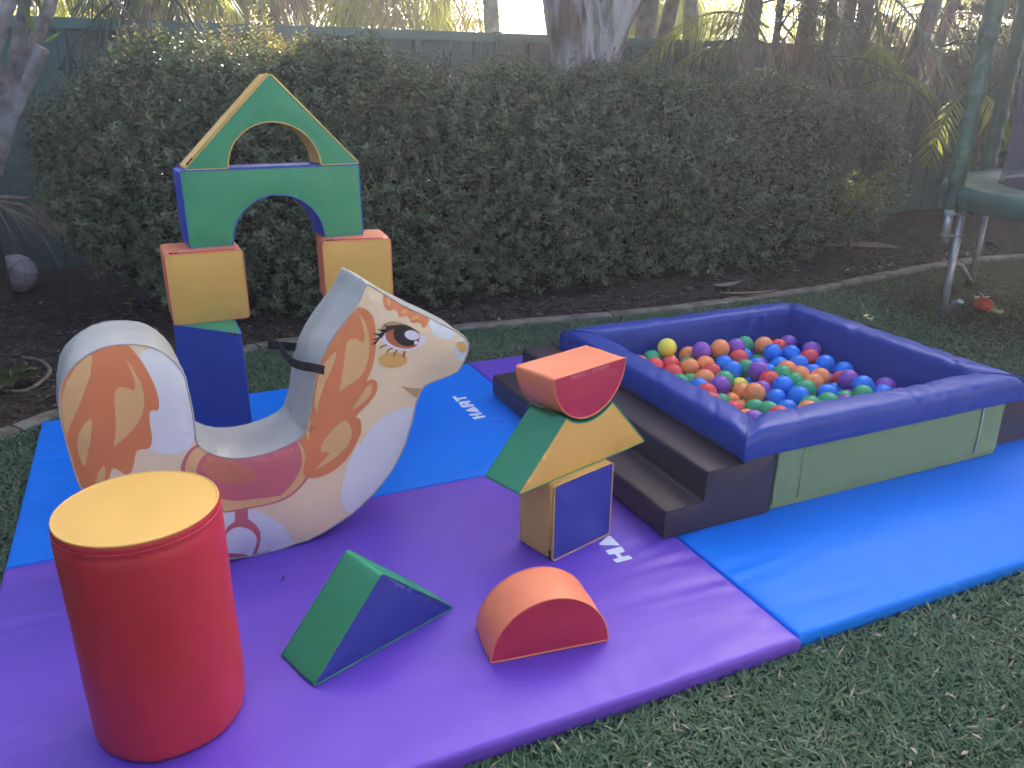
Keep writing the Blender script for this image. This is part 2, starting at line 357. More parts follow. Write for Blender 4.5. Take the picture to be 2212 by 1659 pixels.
# ================================================================ mats
def make_mat(name, x0, x1, y0, y1, colour, label, seed, logo=None, hole=None, wr=1.0):
    root = empty(name, (0, 0, 0), 0, label, 'foam mat', 'foam floor mats laid in a square')
    W, Hh = x1-x0, y1-y0; TH = .055
    def height(x, y):
        lx, ly = x-x0, y-y0; dx = min(lx, W-lx); dy = min(ly, Hh-ly)
        z = -.0035*math.exp(-min(dx, dy)/.03)
        mx = math.exp(-dx/.20); my = math.exp(-dy/.10)
        z += wr*.0062*mx*(abs(noise.noise((x*2.2, y*15, seed)))*-1.6+.3)*min(1, min(dx, dy)/.03)
        z += wr*.0030*my*noise.noise((x*16, y*3, seed+4))*min(1, dy/.03)
        z += wr*(.0030*noise.noise((x*1.6+y*1.1, y*5-x*2.2, seed+8))-.0040*max(0, .16-abs(noise.noise((x*1.1+seed, y*2.6+x*.7, seed+15))))/.16*max(0, noise.noise((x*1.3, y*1.3, seed+21))+.15))*min(1, min(dx, dy)/.06)
        return z
    pro = [(.002, -TH), (-.003, -.044), (-.0045, -.030), (-.003, -.014), (-.0005, -.006), (.0025, -.0018), (.007, -.0002), (.014, 0)]
    def axis(Lg):
        m = int(Lg/.014); a = list(pro)+[(.014+(Lg-.028)*k/m, 0) for k in range(1, m)]+[(Lg-p, d) for p, d in pro[::-1]]; return a
    ax, ay = axis(W), axis(Hh); V = []
    for b, db in ay:
        for a, da in ax:
            x, y = x0+a, y0+b; d = min(da, db); z = d
            if d > -.013: z += height(min(max(x, x0), x1), min(max(y, y0), y1))*(1+d/.013)
            V.append((x, y, z))
    n = len(ax); F = [(j*n+i, j*n+i+1, (j+1)*n+i+1, (j+1)*n+i) for j in range(len(ay)-1) for i in range(n-1)]
    cov = pyd('cover', V, F, colour, root)
    tube('seam', [(x0+a*W, y0+b*Hh, -.046) for a, b in ((.0005, .0005), (.9995, .0005), (.9995, .9995), (.0005, .9995))], .0022, colour, root, 5, True)
    for ch, poly in (logo or []):
        v, f = cut_poly(round_poly(poly, .003, .02, 30), .02, hole if ch == 'R' else None)
        pyd('logo_letter', [(p[0], p[1], height(p[0], p[1])+.0012) for p in v], f, 'logo', cov)['label'] = 'white printed letter %s of the mat lettering' % ch
    return root
LOGO_B = [('T',[(1.2213,3.3864),(1.239,3.3859),(1.2372,3.3602),(1.2817,3.3614),(1.2784,3.339),(1.2355,3.3365),(1.2341,3.3198),(1.2172,3.3159)]),('R',[(1.2212,3.2971),(1.2296,3.3071),(1.2692,3.3091),(1.2803,3.3069),(1.2787,3.287),(1.2625,3.2854),(1.2615,3.2637),(1.2801,3.2608),(1.2768,3.2378),(1.2178,3.2382),(1.2161,3.2514)]),('A',[(1.2155,3.1982),(1.2682,3.2315),(1.2759,3.224),(1.2728,3.163),(1.2675,3.1613),(1.2154,3.1901)]),('H',[(1.215,3.1527),(1.2751,3.1524),(1.2727,3.1294),(1.2481,3.1281),(1.246,3.1132),(1.2753,3.1101),(1.275,3.089),(1.2167,3.0831),(1.213,3.0924),(1.2152,3.1108),(1.2349,3.1102),(1.2373,3.1272),(1.2142,3.1309)])]; LOGO_P = [('H',[(1.2022,1.9096),(1.2582,1.9108),(1.2637,1.9099),(1.2601,1.8858),(1.2551,1.8805),(1.2366,1.8812),(1.2361,1.8594),(1.2586,1.8584),(1.2585,1.8351),(1.2023,1.8347),(1.198,1.8386),(1.1985,1.8585),(1.2202,1.8585),(1.2209,1.8822),(1.2012,1.8849)]),('A',[(1.2009,1.9495),(1.2546,1.9806),(1.2592,1.9808),(1.2614,1.977),(1.2619,1.9198),(1.2589,1.9177),(1.2005,1.942)]),('R',[(1.2072,2.0535),(1.2156,2.0635),(1.2552,2.0655),(1.2663,2.0633),(1.2647,2.0434),(1.2485,2.0418),(1.2475,2.0201),(1.2661,2.0172),(1.2628,1.9942),(1.2038,1.9946),(1.2021,2.0078)]),('T',[(1.2073,2.1428),(1.225,2.1423),(1.2232,2.1166),(1.2677,2.1178),(1.2644,2.0954),(1.2215,2.0929),(1.2201,2.0762),(1.2032,2.0723)])]; HOLE_B = [(1.2319,3.2806),(1.2418,3.2823),(1.242,3.2653),(1.2319,3.263)]; HOLE_P = [(1.2179,2.037),(1.2278,2.0387),(1.228,2.0217),(1.2179,2.0194)]
make_mat('floor_mat', -.550, 1.466, 1.318, 2.568, 'purple', 'purple foam floor mat at the front under the red cylinder', 1.0, LOGO_P, HOLE_P, 1.35)
make_mat('floor_mat', -.548, 1.478, 2.574, 3.832, 'mat_blue', 'blue foam floor mat at the back left under the castle of blocks', 12.0, LOGO_B, HOLE_B, 1.5)
make_mat('floor_mat', 1.476, 3.50, 1.330, 2.570, 'mat_blue', 'bright blue foam floor mat at the right front beside the lawn', 23.0, wr=1.5)
make_mat('floor_mat', 1.484, 3.51, 2.578, 3.850, 'purple', 'purple foam floor mat at the back mostly hidden by the ball pit', 34.0)

# ================================================================ foam blocks
def zip_strip(root, a, b, mat, tag_at=None, wdt=.006):
    a, b = Vector(a), Vector(b); v, f = tube_data([a, b], wdt*.45, 6); zp = pyd('zip', v, f, mat, root)
    if tag_at is not None:
        q = a.lerp(b, tag_at); d = (b-a).normalized()
        for k, mt in ((-1, 'black'), (0, 'tagred'), (1, 'black')):
            tube('zip_tag', [q+d*(k*.010-.005), q+d*(k*.010+.0046)], .0042, mt, zp, 6)
# red cylinder
def cylinder():
    r, h = .166, .552; root = empty('foam_cylinder', (-.105, 1.716, .001), 0, 'tall red foam cylinder with yellow top standing on the purple mat', 'foam block')
    V, n, rows = [], 72, 22
    pr = [(r-.010, .0), (r-.002, .006), (r+.001, .02)]+[(r+.002+.002*math.sin(math.pi*k/rows), .02+(h-.06)*k/rows) for k in range(1, rows)]+[(r+.002, h-.037), (r-.001, h-.03), (r+.0015, h-.024), (r-.0005, h-.018), (r+.0015, h-.012), (r-.003, h-.003)]
    for q, z in pr:
        for k in range(n):
            a = 2*math.pi*k/n; e = .0034*noise.noise((math.cos(a)*2, math.sin(a)*2, z*5))+.0016*noise.noise((math.cos(a)*7, math.sin(a)*7, z*16))-.0025*math.exp(-(((a-3.55+math.pi) % (2*math.pi)-math.pi)/.02)**2); V.append(((q+e)*math.cos(a), (q+e)*math.sin(a), z))
    F = [(j*n+k, j*n+(k+1) % n, (j+1)*n+(k+1) % n, (j+1)*n+k) for j in range(len(pr)-1) for k in range(n)]; F.append(tuple(range(n))[::-1])
    pyd('side_band', V, F, 'red', root)
    tube('piping', [((r-.002)*math.cos(2*math.pi*k/n), (r-.002)*math.sin(2*math.pi*k/n), h-.003) for k in range(n)], .003, 'yellow', root, 6, True)
    tube('zip', [((r+.002)*math.cos(2*math.pi*k/n), (r+.002)*math.sin(2*math.pi*k/n), h-.021) for k in range(n)], .0018, 'crimson', root, 5, True)
    V = [(0, 0, h+.005)]; F = []
    for j in range(1, 10):
        q = (r-.003)*j/9
        for k in range(n): a = 2*math.pi*k/n; V.append((q*math.cos(a), q*math.sin(a), h-.002+.007*(1-(j/9)**4)+.004*noise.noise((q*9*math.cos(a), q*9*math.sin(a), 3))*(1-j/9)))
    F = [(0, 1+k, 1+(k+1) % n) for k in range(n)]+[(1+(j-1)*n+k, 1+j*n+k, 1+j*n+(k+1) % n, 1+(j-1)*n+(k+1) % n) for j in range(1, 9) for k in range(n)]
    pyd('top_panel', V, F, 'yellow', root)
cylinder()
R_ = math.radians
# totem: square block, bitten wedge, half round
a = R_(16.6)
sq = soft_block('square_block', [(0, 0), (.262, 0), (.262, .264), (0, .264)], .155, 'navy', 'amber', (1.015, 1.918, .0025), a, 'upright foam block with blue face and tan sides under the green and yellow saddle block')
zip_strip(sq, (-.002, .012, .012), (-.002, .012, .255), 'yellow', .04); zip_strip(sq, (.01, .012, .2655), (.252, .012, .2655), 'yellow')
a2 = R_(17.6)
trap = [(0, 0), (.588, 0), (.404, .190)]+[(.302+.178*math.cos(R_(t)), .318+.178*math.sin(R_(t))-.0) for t in range(304, 235, -6)]+[(.200, .190)]
trap = [(0, 0), (.588, 0), (.408, .192)]+arc(.303, .318, .164, -50, -130, 12)+[(.198, .192)]
soft_block('saddle_block', trap, .152, 'yellow', 'green', (.885, 1.906, .270), a2, 'yellow faced foam block with green sides and a hollowed top balanced on the upright block', sharp=40)
hcy = [(-.160, .0)]+arc(0, 0, .160, 180, 360, 30)[1:]
u = Vector((math.cos(a2), math.sin(a2), 0)); nrm = Vector((-math.sin(a2), math.cos(a2), 0)); base = Vector((.885, 1.906, 0))
p0 = base+u*.305+nrm*.004
soft_block('half_round_block', hcy, .165, 'crimson', 'orange', (p0.x, p0.y, .598), a2, 'orange and red half round foam block, flat side up, topping the block tower', sharp=40)
# loose wedge and half round on the purple mat
soft_block('wedge_block', [(0, 0), (.462, 0), (.225, .226)], .155, 'navy', 'green', (.214, 1.656, .0025), R_(20.8), 'green and blue triangular foam wedge lying on the purple mat')
h0 = Vector((.652, 1.560, .0025)); ah = R_(-7.5)
soft_block('half_round_block', [(0, 0), (.33, 0)]+arc(.165, 0, .163, 0, 180, 30)[1:-1], .148, 'crimson', 'orange', tuple(h0), ah, 'orange and red half round foam block lying round side up on the purple mat', sharp=40)
# castle
def tri_column(loc, pts, h, front, side, label):
    """standing triangular prism: outline in plan, extruded up"""
    o = [(x, -y) for x, y in pts]
    return soft_block('triangular_column', o, h, side, front, (loc[0], loc[1], loc[2]+.001), 0, label, 'foam block', 'standing triangular columns of the castle', rx=math.pi/2)
def column(loc, pts, h, label):
    root = empty('triangular_column', (loc[0], loc[1], .0025), 0, label, 'foam block', 'standing triangular columns of the castle')
    o = round_poly(pts, .012); v, f = cut_poly(o, .025); hh = puff_field(v, o, .003, .03, .001, 5)
    for s, z0 in ((1, h), (-1, 0)): pyd('face_panel', np.column_stack([v, z0+(hh if s > 0 else 0*hh)]), f, 'green', root)
    n = len(o); A = np.array(o); T = np.roll(A, -1, 0)-np.roll(A, 1, 0); T = T/np.linalg.norm(T, axis=1)[:, None]; No = np.column_stack([T[:, 1], -T[:, 0]]); nd = 24; V = []
    for j in range(nd+1):
        t = j/nd
        for i in range(n): q = A[i]+No[i]*(.003*math.sin(math.pi*t)+.0015*noise.noise((A[i, 0]*8, A[i, 1]*8, t*6))); V.append((q[0], q[1], h*t))
    pyd('side_band', V, [(j*n+i, j*n+(i+1) % n, (j+1)*n+(i+1) % n, (j+1)*n+i) for j in range(nd) for i in range(n)], 'blue', root)
    for z in (0, h): tube('piping', [(p[0], p[1], z) for p in o], .0026, 'blue', root, 6, True)
    return root
c1 = column((.028, 2.845, 0), [(0, .218), (.218, 0), (.218, .435)], .578, 'blue triangular foam column with green top under the left yellow cube')
zip_strip(c1, (.03, .196, .574), (.205, .012, .574), 'blue', .92)
column((.60, 2.89, 0), [(0, .218), (.218, 0), (.218, .435)], .578, 'blue triangular foam column behind the pony neck under the right yellow cube')
cl = soft_block('cube_block', [(0, 0), (.264, 0), (.264, .254), (0, .254)], .225, 'yellow', 'orange', (.036, 3.045, .584), R_(1.8), 'yellow faced foam cube with orange sides under the left foot of the green arch', group='yellow cubes of the castle')
cr = soft_block('cube_block', [(0, 0), (.264, 0), (.264, .254), (0, .254)], .225, 'yellow', 'orange', (.601, 3.103, .584), R_(-5.8), 'yellow faced foam cube behind the pony head under the right foot of the arch', group='yellow cubes of the castle')
for q in (cl, cr): zip_strip(q, (.02, .014, .2555), (.24, .014, .2555), 'red', .05)
archo = [(0, 0), (.155, 0)]+arc(.330, 0, .175, 180, 0, 26)[1:-1]+[(.505, 0), (.66, 0), (.66, .274), (0, .274)]
ar = soft_block('arch_block', archo, .165, 'green', 'blue', (.126, 3.130, .8405), R_(5.3), 'green faced rectangular foam arch with blue sides bridging the two yellow cubes', sharp=40)
zip_strip(ar, (.02, .014, .2755), (.64, .014, .2755), 'blue')
tro = [(0, 0), (.152, 0)]+[(x_, z_*.93) for x_, z_ in arc(.322, .0, .170, 180, 0, 26)[1:-1]]+[(.492, 0), (.646, 0), (.330, .325)]
tr = soft_block('roof_block', tro, .150, 'green', 'yellow', (.142, 3.142, 1.118), R_(4.4), 'green faced triangular foam roof with cream yellow sides on top of the castle', sharp=40)
zip_strip(tr, (.008, .012, .012), (.322, .012, .324), 'yellow', .05); zip_strip(tr, (.340, .012, .320), (.638, .012, .010), 'yellow')

# ================================================================ rocking pony
PO = [(-0.4234,0.3536),(-0.4291,0.4077),(-0.4322,0.4603),(-0.4343,0.5022),(-0.4356,0.5403),(-0.4337,0.5865),(-0.426,0.628),(-0.4162,0.6566),(-0.3979,0.6837),(-0.3715,0.7065),(-0.3489,0.721),(-0.3214,0.7334),(-0.292,0.7396),(-0.2633,0.7399),(-0.2294,0.7359),(-0.1984,0.7274),(-0.1781,0.7167),(-0.1559,0.6978),(-0.1369,0.6729),(-0.1232,0.6484),(-0.1139,0.6212),(-0.1113,0.5851),(-0.1091,0.5452),(-0.1074,0.5117),(-0.1074,0.4646),(-0.1091,0.4343),(-0.1063,0.4132),(-0.0968,0.3938),(-0.0792,0.3797),(-0.0521,0.3606),(-0.0238,0.3486),(0.0056,0.342),(0.039,0.3384),(0.0803,0.3401),(0.1192,0.3459),(0.1516,0.3545),(0.1811,0.3659),(0.2041,0.3845),(0.2274,0.4422),(0.2407,0.5053),(0.2532,0.5592),(0.2685,0.5993),(0.2829,0.6267),(0.3015,0.6576),(0.3331,0.6992),(0.3642,0.7326),(0.3909,0.7624),(0.4089,0.785),(0.4231,0.8121),(0.436,0.8332),(0.4855,0.7969),(0.5356,0.7596),(0.5873,0.7277),(0.6406,0.6971),(0.6907,0.6662),(0.7327,0.6404),(0.761,0.616),(0.7743,0.5935),(0.7725,0.5707),(0.7599,0.5402),(0.7474,0.5188),(0.7325,0.5025),(0.7009,0.4914),(0.6625,0.4838),(0.6292,0.4778),(0.6102,0.4695),(0.598,0.4554),(0.5879,0.4339),(0.5778,0.4124),(0.5723,0.3899),(0.5641,0.3584),(0.551,0.323),(0.5346,0.2746),(0.5123,0.2329),(0.4859,0.192),(0.4515,0.1529),(0.4134,0.1192),(0.3716,0.0866),(0.3304,0.0605),(0.282,0.0389),(0.2343,0.0197),(0.1876,0.0069),(0.1421,0.004),(0.0974,0.004),(0.0536,0.004),(0.0178,0.004),(0.04,0.002),(-0.02,0.003),(-0.0685,0.009),(-0.14,0.028),(-0.21,0.065),(-0.28,0.12),(-0.34,0.19),(-0.39,0.27)]
PRINTS = [('white_patch','white',1,[(-0.2231,0.7049),(-0.2113,0.7124),(-0.1916,0.7178),(-0.1785,0.7136),(-0.1576,0.6956),(-0.1386,0.6706),(-0.1254,0.6465),(-0.1166,0.62),(-0.1139,0.5849),(-0.1117,0.5451),(-0.1101,0.5115),(-0.1101,0.4644),(-0.1118,0.4366),(-0.1241,0.4135),(-0.1434,0.4005),(-0.1643,0.3965),(-0.187,0.4005),(-0.2141,0.4125),(-0.2404,0.4267),(-0.2591,0.4331),(-0.2379,0.5041),(-0.2283,0.6309)]),
 ('tail_print','orange',2,[(-0.2442,0.735),(-0.2302,0.7121),(-0.2178,0.6855),(-0.2061,0.6524),(-0.197,0.6192),(-0.1927,0.5897),(-0.1917,0.5604),(-0.1947,0.5447),(-0.2009,0.54),(-0.2103,0.5425),(-0.2177,0.5393),(-0.2214,0.527),(-0.223,0.5011),(-0.223,0.4714),(-0.2261,0.4487),(-0.2322,0.435),(-0.2427,0.4305),(-0.2591,0.4331),(-0.268,0.4294),(-0.2741,0.4157),(-0.2796,0.3968),(-0.2883,0.3752),(-0.2967,0.3653),(-0.3075,0.3678),(-0.3169,0.3784),(-0.3265,0.388),(-0.3329,0.3905),(-0.3392,0.3853),(-0.3458,0.3684),(-0.353,0.3567),(-0.3623,0.3319),(-0.3722,0.3208),(-0.4167,0.3453),(-0.4265,0.4071),(-0.4302,0.4598),(-0.4323,0.5018),(-0.4339,0.5399),(-0.432,0.5862),(-0.4243,0.6277),(-0.4146,0.6558),(-0.3967,0.6823),(-0.3708,0.7046),(-0.3485,0.7191),(-0.3212,0.7315),(-0.2921,0.7377),(-0.2635,0.7381)]),
 ('tail_highlight','tan',3,[(-0.3345,0.7233),(-0.338,0.7013),(-0.3491,0.6636),(-0.3621,0.6382),(-0.3813,0.5984),(-0.4031,0.5589),(-0.4176,0.5335),(-0.4295,0.5075),(-0.4315,0.5269),(-0.4309,0.5581),(-0.4278,0.5946),(-0.417,0.6325),(-0.4008,0.6631),(-0.3783,0.6926),(-0.3553,0.713)]),
 ('tail_highlight','tan',3,[(-0.2561,0.6992),(-0.2476,0.684),(-0.238,0.6576),(-0.2287,0.6278),(-0.226,0.5988),(-0.2285,0.5672),(-0.2371,0.5397),(-0.25,0.5163),(-0.2697,0.4941),(-0.2947,0.4731),(-0.3242,0.4537),(-0.3143,0.4869),(-0.3075,0.5179),(-0.304,0.5557),(-0.3005,0.5931),(-0.2958,0.6142),(-0.2872,0.6237),(-0.275,0.6247),(-0.2626,0.6178),(-0.2528,0.6114),(-0.2465,0.6119),(-0.2437,0.6272),(-0.2459,0.6495),(-0.2502,0.6751)]),
 ('tail_highlight','tan',3,[(-0.3637,0.5497),(-0.365,0.5294),(-0.3734,0.4927),(-0.3862,0.4535),(-0.3941,0.4292),(-0.4019,0.408),(-0.4065,0.4254),(-0.4106,0.4491),(-0.4096,0.4747),(-0.4033,0.5021),(-0.3906,0.5249),(-0.3763,0.5411)]),
 ('tail_highlight','tan',3,[(-0.3546,0.4087),(-0.3549,0.3839),(-0.3596,0.3582),(-0.3828,0.3571),(-0.3731,0.3848)]),
 ('saddle_trim','pink',1,[(-0.1057,0.4122),(-0.1275,0.4033),(-0.1458,0.3833),(-0.1588,0.3603),(-0.163,0.3352),(-0.1595,0.3005),(-0.1455,0.259),(-0.1155,0.2126),(-0.0645,0.1804),(-0.0262,0.1744),(0.0149,0.1729),(0.0636,0.1703),(0.1066,0.1736),(0.1436,0.1846),(0.1706,0.2024),(0.1905,0.2221),(0.201,0.2379),(0.1811,0.2828),(0.1898,0.3207),(0.1815,0.3626),(0.1515,0.3526),(0.119,0.344),(0.0801,0.3382),(0.0388,0.3365),(0.0054,0.3402),(-0.024,0.3467),(-0.0523,0.3588),(-0.0778,0.3772)]),
 ('saddle_band','tan',2,[(-0.0987,0.4041),(-0.1255,0.3936),(-0.143,0.3678),(-0.1502,0.3434),(-0.1504,0.3096),(-0.1379,0.2686),(-0.1112,0.2213),(-0.0639,0.1854),(-0.0256,0.1794),(0.0154,0.178),(0.0641,0.1755),(0.1036,0.1804),(0.1388,0.1919),(0.1675,0.2093),(0.1857,0.2293),(0.196,0.2431),(0.1954,0.2796),(0.1969,0.3191),(0.1906,0.3521),(0.1826,0.3628),(0.1515,0.3526),(0.119,0.344),(0.0801,0.3382),(0.0388,0.3365),(0.0054,0.3402),(-0.024,0.3467),(-0.0523,0.3588),(-0.0778,0.3772)]),
 ('saddle_print','pink',3,[(-0.0848,0.381),(-0.1033,0.3664),(-0.1169,0.347),(-0.1212,0.3254),(-0.1159,0.29),(-0.0973,0.2547),(-0.0642,0.2269),(-0.0354,0.2137),(-0.0024,0.2049),(0.0386,0.2009),(0.0803,0.1965),(0.1123,0.1965),(0.1314,0.21),(0.1551,0.2326),(0.1759,0.264),(0.1874,0.2934),(0.1883,0.325),(0.1834,0.3517),(0.1793,0.3616),(0.1515,0.3526),(0.119,0.344),(0.0801,0.3382),(0.0388,0.3365),(0.0054,0.3402),(-0.024,0.3467),(-0.0523,0.3588),(-0.0778,0.3772)]),
 ('saddle_highlight','rust',4,[(-0.0765,0.3747),(-0.0944,0.3606),(-0.1044,0.3441),(-0.0934,0.3151),(-0.0705,0.2867),(-0.0423,0.2722),(0.0036,0.2611),(0.0311,0.2623),(0.0478,0.2741),(0.038,0.296),(0.0101,0.3218),(-0.0214,0.3404),(-0.0494,0.3558)]),
 ('belly_patch','white',1,[(-0.0648,0.1777),(-0.0263,0.1736),(0.0111,0.1698),(0.0409,0.1539),(0.0735,0.1269),(0.1059,0.0892),(0.1279,0.0495),(0.1388,0.0145),(0.1403,0.002),(0.0975,-0.0018),(0.0538,-0.0025),(0.018,-0.0013),(-0.024,0.0029),(-0.11,0.0348),(-0.1529,0.0679),(-0.1585,0.1297),(-0.1164,0.1776)]),
 ('stirrup','pink',2,[(-0.0282,0.1781),(0.0099,0.1742),(0.0063,0.14),(0.0264,0.115),(0.0376,0.0872),(0.0387,0.062),(0.0302,0.031),(0.02,0.0003),(-0.0239,0.0033),(-0.0645,0.0146),(-0.0932,0.0339),(-0.0824,0.0677),(-0.0697,0.1048),(-0.0551,0.1291),(-0.0322,0.1414)]),
 ('stirrup_window','white',3,[(-0.0186,0.1183),(0.0043,0.1046),(0.0197,0.0839),(0.0252,0.0617),(0.0203,0.038),(0.0104,0.0115),(0.0008,0.0039),(-0.0159,0.013),(-0.0457,0.0281),(-0.0655,0.0361),(-0.073,0.0609),(-0.0678,0.0921),(-0.0535,0.1125),(-0.0356,0.1197)]),
 ('chest_patch','white',1,[(0.5744,0.4074),(0.5384,0.4104),(0.5017,0.408),(0.465,0.3964),(0.4325,0.375),(0.4043,0.3482),(0.3802,0.316),(0.3699,0.3139),(0.3444,0.2745),(0.3241,0.2296),(0.3092,0.1789),(0.3025,0.1385),(0.3078,0.1031),(0.3198,0.0785),(0.3356,0.0674),(0.3698,0.0892),(0.4108,0.122),(0.4484,0.155),(0.4828,0.194),(0.5087,0.2346),(0.5309,0.2763),(0.5478,0.3246),(0.5609,0.3591),(0.5691,0.3905)]),
 ('mane_print','orange',4,[(0.4014,0.7644),(0.4239,0.7563),(0.4417,0.7352),(0.4485,0.7048),(0.4496,0.6705),(0.4464,0.6279),(0.4376,0.5857),(0.4249,0.5526),(0.4116,0.5247),(0.4235,0.5285),(0.4363,0.5241),(0.4444,0.5116),(0.4433,0.4916),(0.4334,0.4709),(0.4147,0.4516),(0.3918,0.4333),(0.3686,0.4105),(0.3791,0.4039),(0.3844,0.3845),(0.3828,0.3572),(0.3743,0.3266),(0.3798,0.3484),(0.3645,0.3191),(0.3454,0.2906),(0.3207,0.2633),(0.2928,0.245),(0.2619,0.2338),(0.228,0.2295),(0.2026,0.2343),(0.1909,0.2484),(0.1887,0.265),(0.1942,0.2878),(0.1983,0.3148),(0.1953,0.3432),(0.1836,0.3622),(0.2061,0.3825),(0.2302,0.4408),(0.2435,0.504),(0.2559,0.5579),(0.2713,0.5981),(0.2856,0.6251),(0.3042,0.656),(0.3354,0.6972),(0.3661,0.7302)]),
 ('mane_highlight','tan',5,[(0.4024,0.7464),(0.4174,0.7173),(0.426,0.6823),(0.4271,0.6437),(0.4212,0.6013),(0.4083,0.5641),(0.3852,0.5371),(0.3501,0.5211),(0.3174,0.5057),(0.3304,0.5419),(0.3399,0.588),(0.3495,0.6379),(0.3551,0.6583),(0.3683,0.6691),(0.385,0.6689),(0.4011,0.656),(0.4102,0.6526),(0.4141,0.6755),(0.4086,0.7101)]),
 ('mane_highlight','tan',5,[(0.3226,0.6377),(0.3167,0.6131),(0.302,0.5812),(0.2828,0.5456),(0.2657,0.5096),(0.2549,0.4766),(0.2467,0.4362),(0.2427,0.4788),(0.2506,0.5209),(0.2635,0.5661),(0.2786,0.5977),(0.3009,0.6219)]),
 ('mane_highlight','tan',5,[(0.4271,0.5146),(0.4246,0.4859),(0.4066,0.4622),(0.3817,0.4464),(0.3551,0.4357),(0.3717,0.4595),(0.3905,0.483),(0.4092,0.5065)]),
 ('mane_highlight','tan',5,[(0.3343,0.4075),(0.3479,0.387),(0.3522,0.3661),(0.3488,0.3427),(0.3357,0.3171),(0.3077,0.2948),(0.2724,0.2742),(0.2226,0.2551),(0.2468,0.28),(0.2705,0.2989),(0.2786,0.3073),(0.2676,0.3097),(0.2512,0.3132),(0.2464,0.3223),(0.2556,0.3462),(0.2797,0.3729),(0.3112,0.3982)]),
 ('mane_highlight','tan',5,[(0.2316,0.4325),(0.2215,0.399),(0.2144,0.3534),(0.2102,0.3723),(0.2084,0.3861),(0.2186,0.4041)]),
 ('forelock_print','orange',2,[(0.4845,0.7949),(0.48,0.7725),(0.4854,0.753),(0.4978,0.743),(0.5153,0.7451),(0.5257,0.7353),(0.5294,0.7199),(0.5424,0.7161),(0.5558,0.7187),(0.5642,0.7069),(0.5726,0.6928),(0.5905,0.6926),(0.6038,0.6865),(0.6057,0.6753),(0.617,0.6738),(0.6266,0.6857),(0.6315,0.6991),(0.5864,0.7257),(0.5346,0.7576)]),
 ('forelock_highlight','gold',3,[(0.4935,0.7856),(0.505,0.7759),(0.5028,0.7572),(0.4945,0.7624)]),
 ('forelock_highlight','gold',3,[(0.5478,0.739),(0.5664,0.7389),(0.5571,0.7293),(0.5394,0.7264),(0.541,0.7334)]),
 ('forelock_highlight','gold',3,[(0.5688,0.7098),(0.6004,0.7153),(0.5873,0.7039),(0.5707,0.703)]),
 ('eyelid_print','lid',1,[(0.4623,0.6817),(0.4763,0.7011),(0.5026,0.708),(0.5329,0.7001),(0.559,0.6881),(0.5938,0.6594),(0.5319,0.6765)]),
 ('eye_white','eyewhite',2,[(0.4625,0.661),(0.4796,0.6815),(0.5149,0.6896),(0.5543,0.6822),(0.5937,0.6572),(0.6181,0.6361),(0.5968,0.6147),(0.5736,0.6048),(0.5466,0.6044),(0.5157,0.6133),(0.4857,0.6309),(0.4692,0.6484)]),
 ('iris','iris',3,[(0.4788,0.6665),(0.4881,0.6781),(0.5169,0.6872),(0.5501,0.6871),(0.5764,0.6749),(0.5937,0.655),(0.5929,0.633),(0.5832,0.6167),(0.5649,0.6114),(0.5424,0.6129),(0.5118,0.6249),(0.4885,0.6435)]),
 ('pupil','black',4,[(0.5074,0.6712),(0.5147,0.6866),(0.537,0.6931),(0.5633,0.6832),(0.585,0.665),(0.5936,0.6528),(0.5861,0.634),(0.5698,0.6209),(0.5473,0.621),(0.5254,0.6317),(0.5109,0.6512)]),
 ('eye_glint','eyewhite',5,[(0.5932,0.6455),(0.5914,0.6419),(0.588,0.6392),(0.5832,0.6374),(0.5776,0.6368),(0.5713,0.6374),(0.5648,0.6391),(0.5587,0.6418),(0.5533,0.6454),(0.5489,0.6495),(0.5459,0.6539),(0.5445,0.6583),(0.5447,0.6625),(0.5465,0.666),(0.5499,0.6687),(0.5545,0.6705),(0.5601,0.6711),(0.5663,0.6706),(0.5728,0.6689),(0.5789,0.6662),(0.5844,0.6627),(0.5888,0.6586),(0.5919,0.6542),(0.5934,0.6497)]),
 ('eye_glint','eyewhite',5,[(0.5881,0.6266),(0.5878,0.6251),(0.5871,0.6237),(0.5859,0.6226),(0.5845,0.6218),(0.5828,0.6214),(0.5811,0.6214),(0.5793,0.6219),(0.5777,0.6228),(0.5764,0.6239),(0.5754,0.6254),(0.5747,0.627),(0.5746,0.6286),(0.5749,0.6301),(0.5756,0.6315),(0.5767,0.6326),(0.5781,0.6334),(0.5798,0.6338),(0.5816,0.6338),(0.5833,0.6333),(0.5849,0.6325),(0.5863,0.6313),(0.5873,0.6299),(0.5879,0.6283)]),
 ('upper_lash','black',5,[(0.4602,0.6583),(0.4473,0.6429),(0.4308,0.641),(0.4455,0.6505),(0.4514,0.6553),(0.4298,0.6596),(0.4482,0.66),(0.4623,0.6654),(0.4356,0.6789),(0.4533,0.6752),(0.4662,0.6747),(0.4699,0.6789),(0.4521,0.6916),(0.4669,0.6866),(0.4798,0.6857),(0.4852,0.6906),(0.4742,0.7035),(0.489,0.696),(0.5129,0.695),(0.5327,0.6946),(0.5633,0.684),(0.6004,0.6532),(0.5762,0.6697),(0.5454,0.6825),(0.519,0.6852),(0.4948,0.6807),(0.4782,0.6722),(0.4676,0.6595)]),
 ('lower_lash','lash',4,[(0.4816,0.6367),(0.4858,0.633),(0.4704,0.6301),(0.4549,0.6236),(0.464,0.6332)]),
 ('lower_lash','lash',4,[(0.4994,0.6236),(0.5046,0.6211),(0.4879,0.6131),(0.4768,0.6025),(0.4837,0.6159)]),
 ('lower_lash','lash',4,[(0.5148,0.6135),(0.5196,0.6114),(0.5093,0.5989),(0.5025,0.5867),(0.505,0.6017)]),
